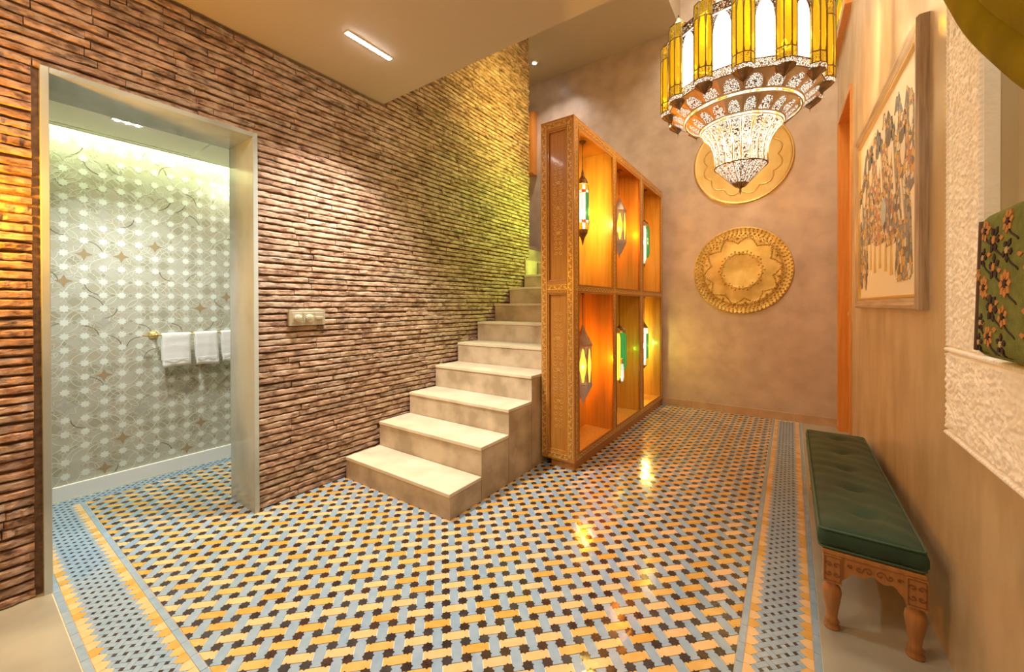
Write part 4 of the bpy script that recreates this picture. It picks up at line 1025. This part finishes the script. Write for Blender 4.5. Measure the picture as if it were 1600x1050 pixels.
# floral rug cushion
def rbox(name, hx, hy, hz, r_, m, parent=None, loc=None, puff=0, taper=0, nn=12, **kw):
    b = MB(); vs = []; fs = []
    def sup(a, h):
        return max(-1, min(1, a))*h
    idx = {}
    def vert(x, y, z):
        key = (round(x, 4), round(y, 4), round(z, 4))
        if key in idx: return idx[key]
        q = Vector((x*hx, y*hy, z*hz)); core = Vector((max(-hx+r_, min(hx-r_, q.x)), max(-hy+r_, min(hy-r_, q.y)), max(-hz+r_, min(hz-r_, q.z))))
        dlt = q-core
        if dlt.length > 1e-9: q = core+dlt.normalized()*r_
        pf = 1+puff*(1-(y*y))*(1-(z*z)); q.x *= pf; q.y += taper*q.z
        idx[key] = len(vs); vs.append(q); return idx[key]
    for ax in range(3):
        for sg in (-1, 1):
            for i in range(nn):
                for j in range(nn):
                    def g_(a, c):
                        a, c = -1+2*a/nn, -1+2*c/nn; a, c = math.sin(a*PI/2)*.35+a*.65, math.sin(c*PI/2)*.35+c*.65
                        return vert(*((sg, a, c), (c, sg, a), (a, c, sg))[ax])
                    f = [g_(i, j), g_(i+1, j), g_(i+1, j+1), g_(i, j+1)]; fs.append(tuple(f if sg > 0 else f[::-1]))
    b.add(vs, fs, 0, True); return b.build(name, m, parent, loc, **kw)
RUG = mat('green_wool_pile', (.115, .145, .014), (.17, .205, .03), rough=.95, ns=40, bump=.6, bs=300, sheen=.05)
RK, RO_, RT, RC = mat('dark_wool', (.035, .018, .018), rough=.95, bump=.5, bs=300), mat('orange_wool', (.52, .24, .07), rough=.95, bump=.5, bs=300), mat('tan_wool', (.50, .37, .18), rough=.95, bump=.5, bs=300), mat('brown_binding', (.10, .06, .04), rough=.95)
ct = thing('floral_cushion', 'green wool cushion woven with dark and orange flowers, in the wall niche', 'cushion', (.485, 1.32, 1.40))
rbox('cushion_body', .055, .36, .195, .03, RUG, ct, puff=.12, taper=-.10, nn=16)
rc = random.Random(3)
def cface(a, c, d):
    pf = 1+.12*(1-(a/.36)**2)*(1-(c/.195)**2); return (-.055*pf-d, a-.10*c, c)
fb = MB()
def flower(y, z, r_, n, mi, ctr, rot=0):
    for k in range(n):
        a = rot+2*PI*k/n
        pl = [(y+r_*(.25*math.cos(a)), z+r_*.25*math.sin(a)), (y+r_*.75*math.cos(a-.38), z+r_*.75*math.sin(a-.38)), (y+r_*math.cos(a), z+r_*math.sin(a)), (y+r_*.75*math.cos(a+.38), z+r_*.75*math.sin(a+.38))]
        fb.prism(pl[::-1], cface, -.004, .0022, mi)
    fb.prism([(y+r_*.3*math.cos(q*PI/4), z+r_*.3*math.sin(q*PI/4)) for q in range(8)][::-1], cface, -.004, .003, ctr)
grid = [(.30, .145, .03, 6, 1, 0), (.305, .075, .026, 5, 0, 2), (.235, .115, .036, 6, 0, 1), (.225, .045, .034, 5, 0, 1), (.29, -.005, .032, 8, 1, 0), (.23, -.06, .038, 6, 0, 1), (.305, -.10, .026, 5, 0, 2), (.25, -.135, .03, 7, 1, 0), (.16, .15, .03, 7, 1, 0), (.15, .08, .03, 5, 0, 2), (.15, 0, .036, 8, 1, 0), (.16, -.08, .03, 6, 1, 0), (.17, -.15, .028, 5, 0, 2), (.315, -.155, .026, 5, 0, 2), (.34, .03, .018, 5, 1, 2)]
for gx in grid:
    flower(*gx, rot=rc.random()); flower(gx[0]-.30, *gx[1:], rot=rc.random())
    flower(gx[0]-.55, *gx[1:], rot=rc.random()) if gx[0]-.55 > -.34 else None
for gx in grid:
    for off in (0, -.3):
        y, z = gx[0]+off+.025, gx[1]+.035
        if abs(y) < .33 and abs(z) < .17: fb.prism([(y, z), (y+.018, z+.006), (y+.028, z+.0), (y+.014, z-.008)][::-1], cface, -.004, .002, 1)
        ribbon(fb, [(gx[0]+off-.01-.01*q+.006*math.sin(q), gx[1]-.02-.006*q) for q in range(6)], .004, -.003, .0018, lambda a, c, d: cface(max(-.34, min(.34, a)), max(-.18, min(.18, c)), d), 0)
fb.build('woven_flower', [RK, RO_, RT], ct, kind='stuff')
b = MB(); b.tube([(-.045, .362-.10*z, z) for z in [-.18+.036*q for q in range(11)]], .009, 8); b.tube([(.02, .364-.10*z, z) for z in [-.18+.036*q for q in range(11)]], .009, 8); b.build('bound_edge', RC, ct)
# drape: two fat velvet folds
cu = thing('velvet_drape', 'olive green velvet drape swagged in thick folds over the niche', 'curtain', (.38, 1.5, 2.2))
def fold(name, path, w_, dth, n=14):
    """path of 3D points; an elliptical fold hanging under them"""
    b = MB(); rings = []; P_ = [Vector(p) for p in path]; k = len(P_); vs = []
    for i, p in enumerate(P_):
        t = (P_[min(i+1, k-1)]-P_[max(i-1, 0)]).normalized(); nn = Vector((1, 0, 0)); up = nn.cross(t).normalized()
        if up.z < 0: up = -up
        for j in range(n):
            a = 2*PI*j/n; vs.append(p+nn*dth*math.cos(a)*(1+.05*math.sin(i*.8))+up*w_*math.sin(a))
    fs = [(i*n+j, i*n+(j+1) % n, (i+1)*n+(j+1) % n, (i+1)*n+j) for i in range(k-1) for j in range(n)]+[tuple(range(n)), tuple((k-1)*n+j for j in range(n))[::-1]]
    b.add(vs, fs, 0, True); o = b.build(name, M['olive'], cu, (-.38, -1.5, -2.2)); return o
def quad(p0, p1, p2, n=24): return [tuple((1-t)**2*a+2*t*(1-t)*b_+t*t*c for a, b_, c in zip(p0, p1, p2)) for t in [q/n for q in range(n+1)]]
# lower rim passes through (y,z): (1.776,2.291) (1.604,2.096) (1.427,1.925) (1.292,1.811) (1.235,1.764)
fold('lower_fold', quad((.425, 1.99, 2.59), (.42, 1.54, 1.965), (.425, .93, 1.61)), .060, .040)
fold('middle_fold', quad((.43, 1.885, 2.63), (.425, 1.435, 2.00), (.43, .825, 1.60)), .075, .040)
fold('upper_fold', quad((.43, 1.76, 2.74), (.425, 1.31, 2.11), (.43, .70, 1.71)), .085, .045)

# ------------------------------------------------------------------ bench
bn = thing('bench', 'low carved wooden bench on turned legs along the tan wall', 'bench', (.25, 2.9, 0))
BY0, BY1, BX0, BX1, BZ = 2.11, 3.66, .112, .415, .335
LY0, LY1 = BY0+.02, BY1-.03
def L3(b, name, m, parent=bn, **kw): o = b.build(name, m, parent, **kw); o.location = (-.25, -2.9, 0); return o
b = MB(); b.box(BX0-.004, BY0-.01, BZ-.018, BX1+.004, BY1+.01, BZ); L3(b, 'seat_board', M['bench'], bevel=.004)
zb = BZ-.018
for (x, y) in ((.142, LY0), (.392, LY0), (.142, LY1), (.392, LY1)):
    b = MB(); b.box(x-.030, y-.030, zb-.115, x+.030, y+.030, zb); 
    b.lathe([(.027, zb-.115), (.018, zb-.128), (.030, zb-.145), (.033, zb-.165), (.028, zb-.20), (.021, zb-.245), (.018, zb-.27), (.026, zb-.285), (.018, zb-.292), (.028, .012), (.026, 0)], (x, y, 0), 20)
    leg = L3(b, 'leg', M['bench'])
    r_ = MB()
    if y == LY0:
        fn = lambda a, c, d: (a, y-.030-d, c)
        for sg in (-1, 1):
            for sz in (-1, 1): ribbon(r_, [(x+sg*abs(p[0]), zb-.057+sz*abs(p[1])) for p in spiral((.012, .018), .012, 1.0, 0, 1, 10)], .004, -.001, .003, fn)
        ribbon(r_, [(x-.025, zb-.105), (x+.025, zb-.105), (x+.025, zb-.008), (x-.025, zb-.008)], .003, -.001, .003, fn, closed=True)
        rr_ = r_.build('carved_rosette', M['bench_cut'], leg)
def apron(axis, c, a0, a1):
    b = MB(); n = 24; vs = []
    for q in range(n+1):
        f = q/n; a = a0+(a1-a0)*f; e = abs(f-.5)*2; zl = zb-.055-.045*(e**3)-.008*math.cos(f*PI*6)*(1 if e < .9 else 0)
        for dd in (-.010, .010):
            for z in (zl, zb): vs.append((a, c+dd, z) if axis == 'x' else (c+dd, a, z))
    fs = []
    for q in range(n):
        o_ = 4*q; fs += [(o_, o_+4, o_+5, o_+1), (o_+2, o_+3, o_+7, o_+6), (o_, o_+2, o_+6, o_+4), (o_+1, o_+5, o_+7, o_+3)]
    b.add(vs, fs); return L3(b, 'apron', M['bench'])
apron('x', LY0-.012, .172, .362); apron('x', LY1+.012, .172, .362)
ap = apron('y', .130, LY0+.03, LY1-.03); apron('y', .402, LY0+.03, LY1-.03)
# carved leaf on the near apron
b = MB(); fn = lambda a, c, d: (a, LY0-.022-d, c)
for sg in (-1, 1):
    for q, rr in enumerate((.016, .012, .009)): ribbon(b, [(.272+sg*(abs(p[0])), p[1]) for p in spiral((.018+.028*q, zb-.032), rr, 1.1, PI*(q % 2), 1, 12)], .0035, -.001, .003, fn)
L3(b, 'carved_scroll', M['bench_cut'])
# cushion
cs = thing('bench_cushion', 'long dark green velvet cushion with buttons on the carved bench', 'cushion', (.259, 2.90, BZ+.005))
CL, CW, CT = 1.58, .312, .090
b = MB(); nu, nv = 14, 70; BTN = [-.60, -.30, 0, .30, .60]
def ctop(u, v):       # u across -1..1, v along -1..1
    e = (1-abs(u)**4)*(1-abs(v)**24); z = CT-.012+.016*e
    for by in BTN:
        d2 = ((u*CW/2)**2+(v*CL/2-by)**2); z -= .017*math.exp(-d2/.0011)+.006*math.exp(-((v*CL/2-by)**2)/.0006)*(1-abs(u))
    return z+.002*math.sin(v*37+u*3)
vs = []; ring = []
for i in range(nu+1):
    for j in range(nv+1):
        u, v = -1+2*i/nu, -1+2*j/nv
        vs.append((u*CW/2, v*CL/2, ctop(u, v)))
idx = lambda i, j: i*(nv+1)+j
fs = [(idx(i, j), idx(i+1, j), idx(i+1, j+1), idx(i, j+1)) for i in range(nu) for j in range(nv)]
edge = [idx(i, 0) for i in range(nu+1)]+[idx(nu, j) for j in range(1, nv+1)]+[idx(i, nv) for i in range(nu-1, -1, -1)]+[idx(0, j) for j in range(nv-1, 0, -1)]
base = len(vs); ne = len(edge)
for lvl, (zz, out) in enumerate(((.62, .010), (.30, .008), (0, -.004))):
    for q, e in enumerate(edge):
        x, y, z = vs[e]; wob = .0025*math.sin(q*.9+lvl); l = math.hypot(x/(CW/2), y/(CL/2)) or 1
        sx = (1 if abs(x) > CW/2-1e-4 else 0)*(1 if x > 0 else -1); sy = (1 if abs(y) > CL/2-1e-4 else 0)*(1 if y > 0 else -1)
        vs.append((x+sx*(out+wob), y+sy*(out+wob), CT*zz))
prev = edge
for lvl in range(3):
    cur = [base+lvl*ne+q for q in range(ne)]
    fs += [(prev[(q+1) % ne], prev[q], cur[q], cur[(q+1) % ne]) for q in range(ne)]; prev = cur
fs.append(tuple(prev[::-1]))
b.add(vs, fs, 0, True); b.build('velvet_pad', M['velvet'], cs)
for zz in (CT-.012, .004):
    b = MB(); pts = []
    for a0, (sx, sy) in enumerate(((1, -1), (1, 1), (-1, 1), (-1, -1))):
        cx_, cy_ = sx*(CW/2-.012), sy*(CL/2-.012)
        for q in range(5): a = -PI/2+a0*PI/2+PI/2*q/4; pts.append((cx_+.017*math.cos(a), cy_+.017*math.sin(a), zz))
    b.tube(pts, .0045, 6, closed=True); b.build('piping', M['piping'], cs)
for by in BTN:
    b = MB(); b.lathe([(.012, -.004), (.012, .002), (.007, .006), (.001, .007)], (0, by, ctop(0, by*2/CL)), 14); b.build('button', M['velvet'], cs)

# ------------------------------------------------------------------ ceiling light fittings
t = thing('linear_light', 'slim five-diode linear light recessed in the low ceiling', 'ceiling light', (-2.31, 1.655, ZC))
bx('trim_frame', -.026, -.175, -.006, .022, .175, .0, M['white_paint'], t, .002)
for k in range(5):
    bx('diode', -.011, -.167+.0675*k, -.012, .011, -.103+.0675*k, -.005, M['led'], t, .003)
t = thing('round_downlight', 'round recessed downlight in the high ceiling over the stairs', 'ceiling light', (-3.156, 5.13, ZU))
b = MB(); b.lathe([(.030, -.014), (.05, -.012), (.055, 0)], (0, 0, 0), 24); b.build('trim_ring', M['white_paint'], t)
b = MB(); b.lathe([(.001, -.02), (.028, -.018), (.03, -.014)], (0, 0, 0), 18); b.build('diode', M['led'], t)

t = thing('linear_light', 'small linear light in the washroom ceiling just behind the marble head', 'ceiling light', (-3.57, .712, 2.562))
bx('trim_frame', -.016, -.075, -.006, .016, .075, .0, M['white_paint'], t, .001)
for k in range(3):
    b = MB(); b.lathe([(.001, -.011), (.012, -.0105), (.015, -.006)], (0, -.05+.05*k, 0), 12); b.build('diode', M['led'], t)
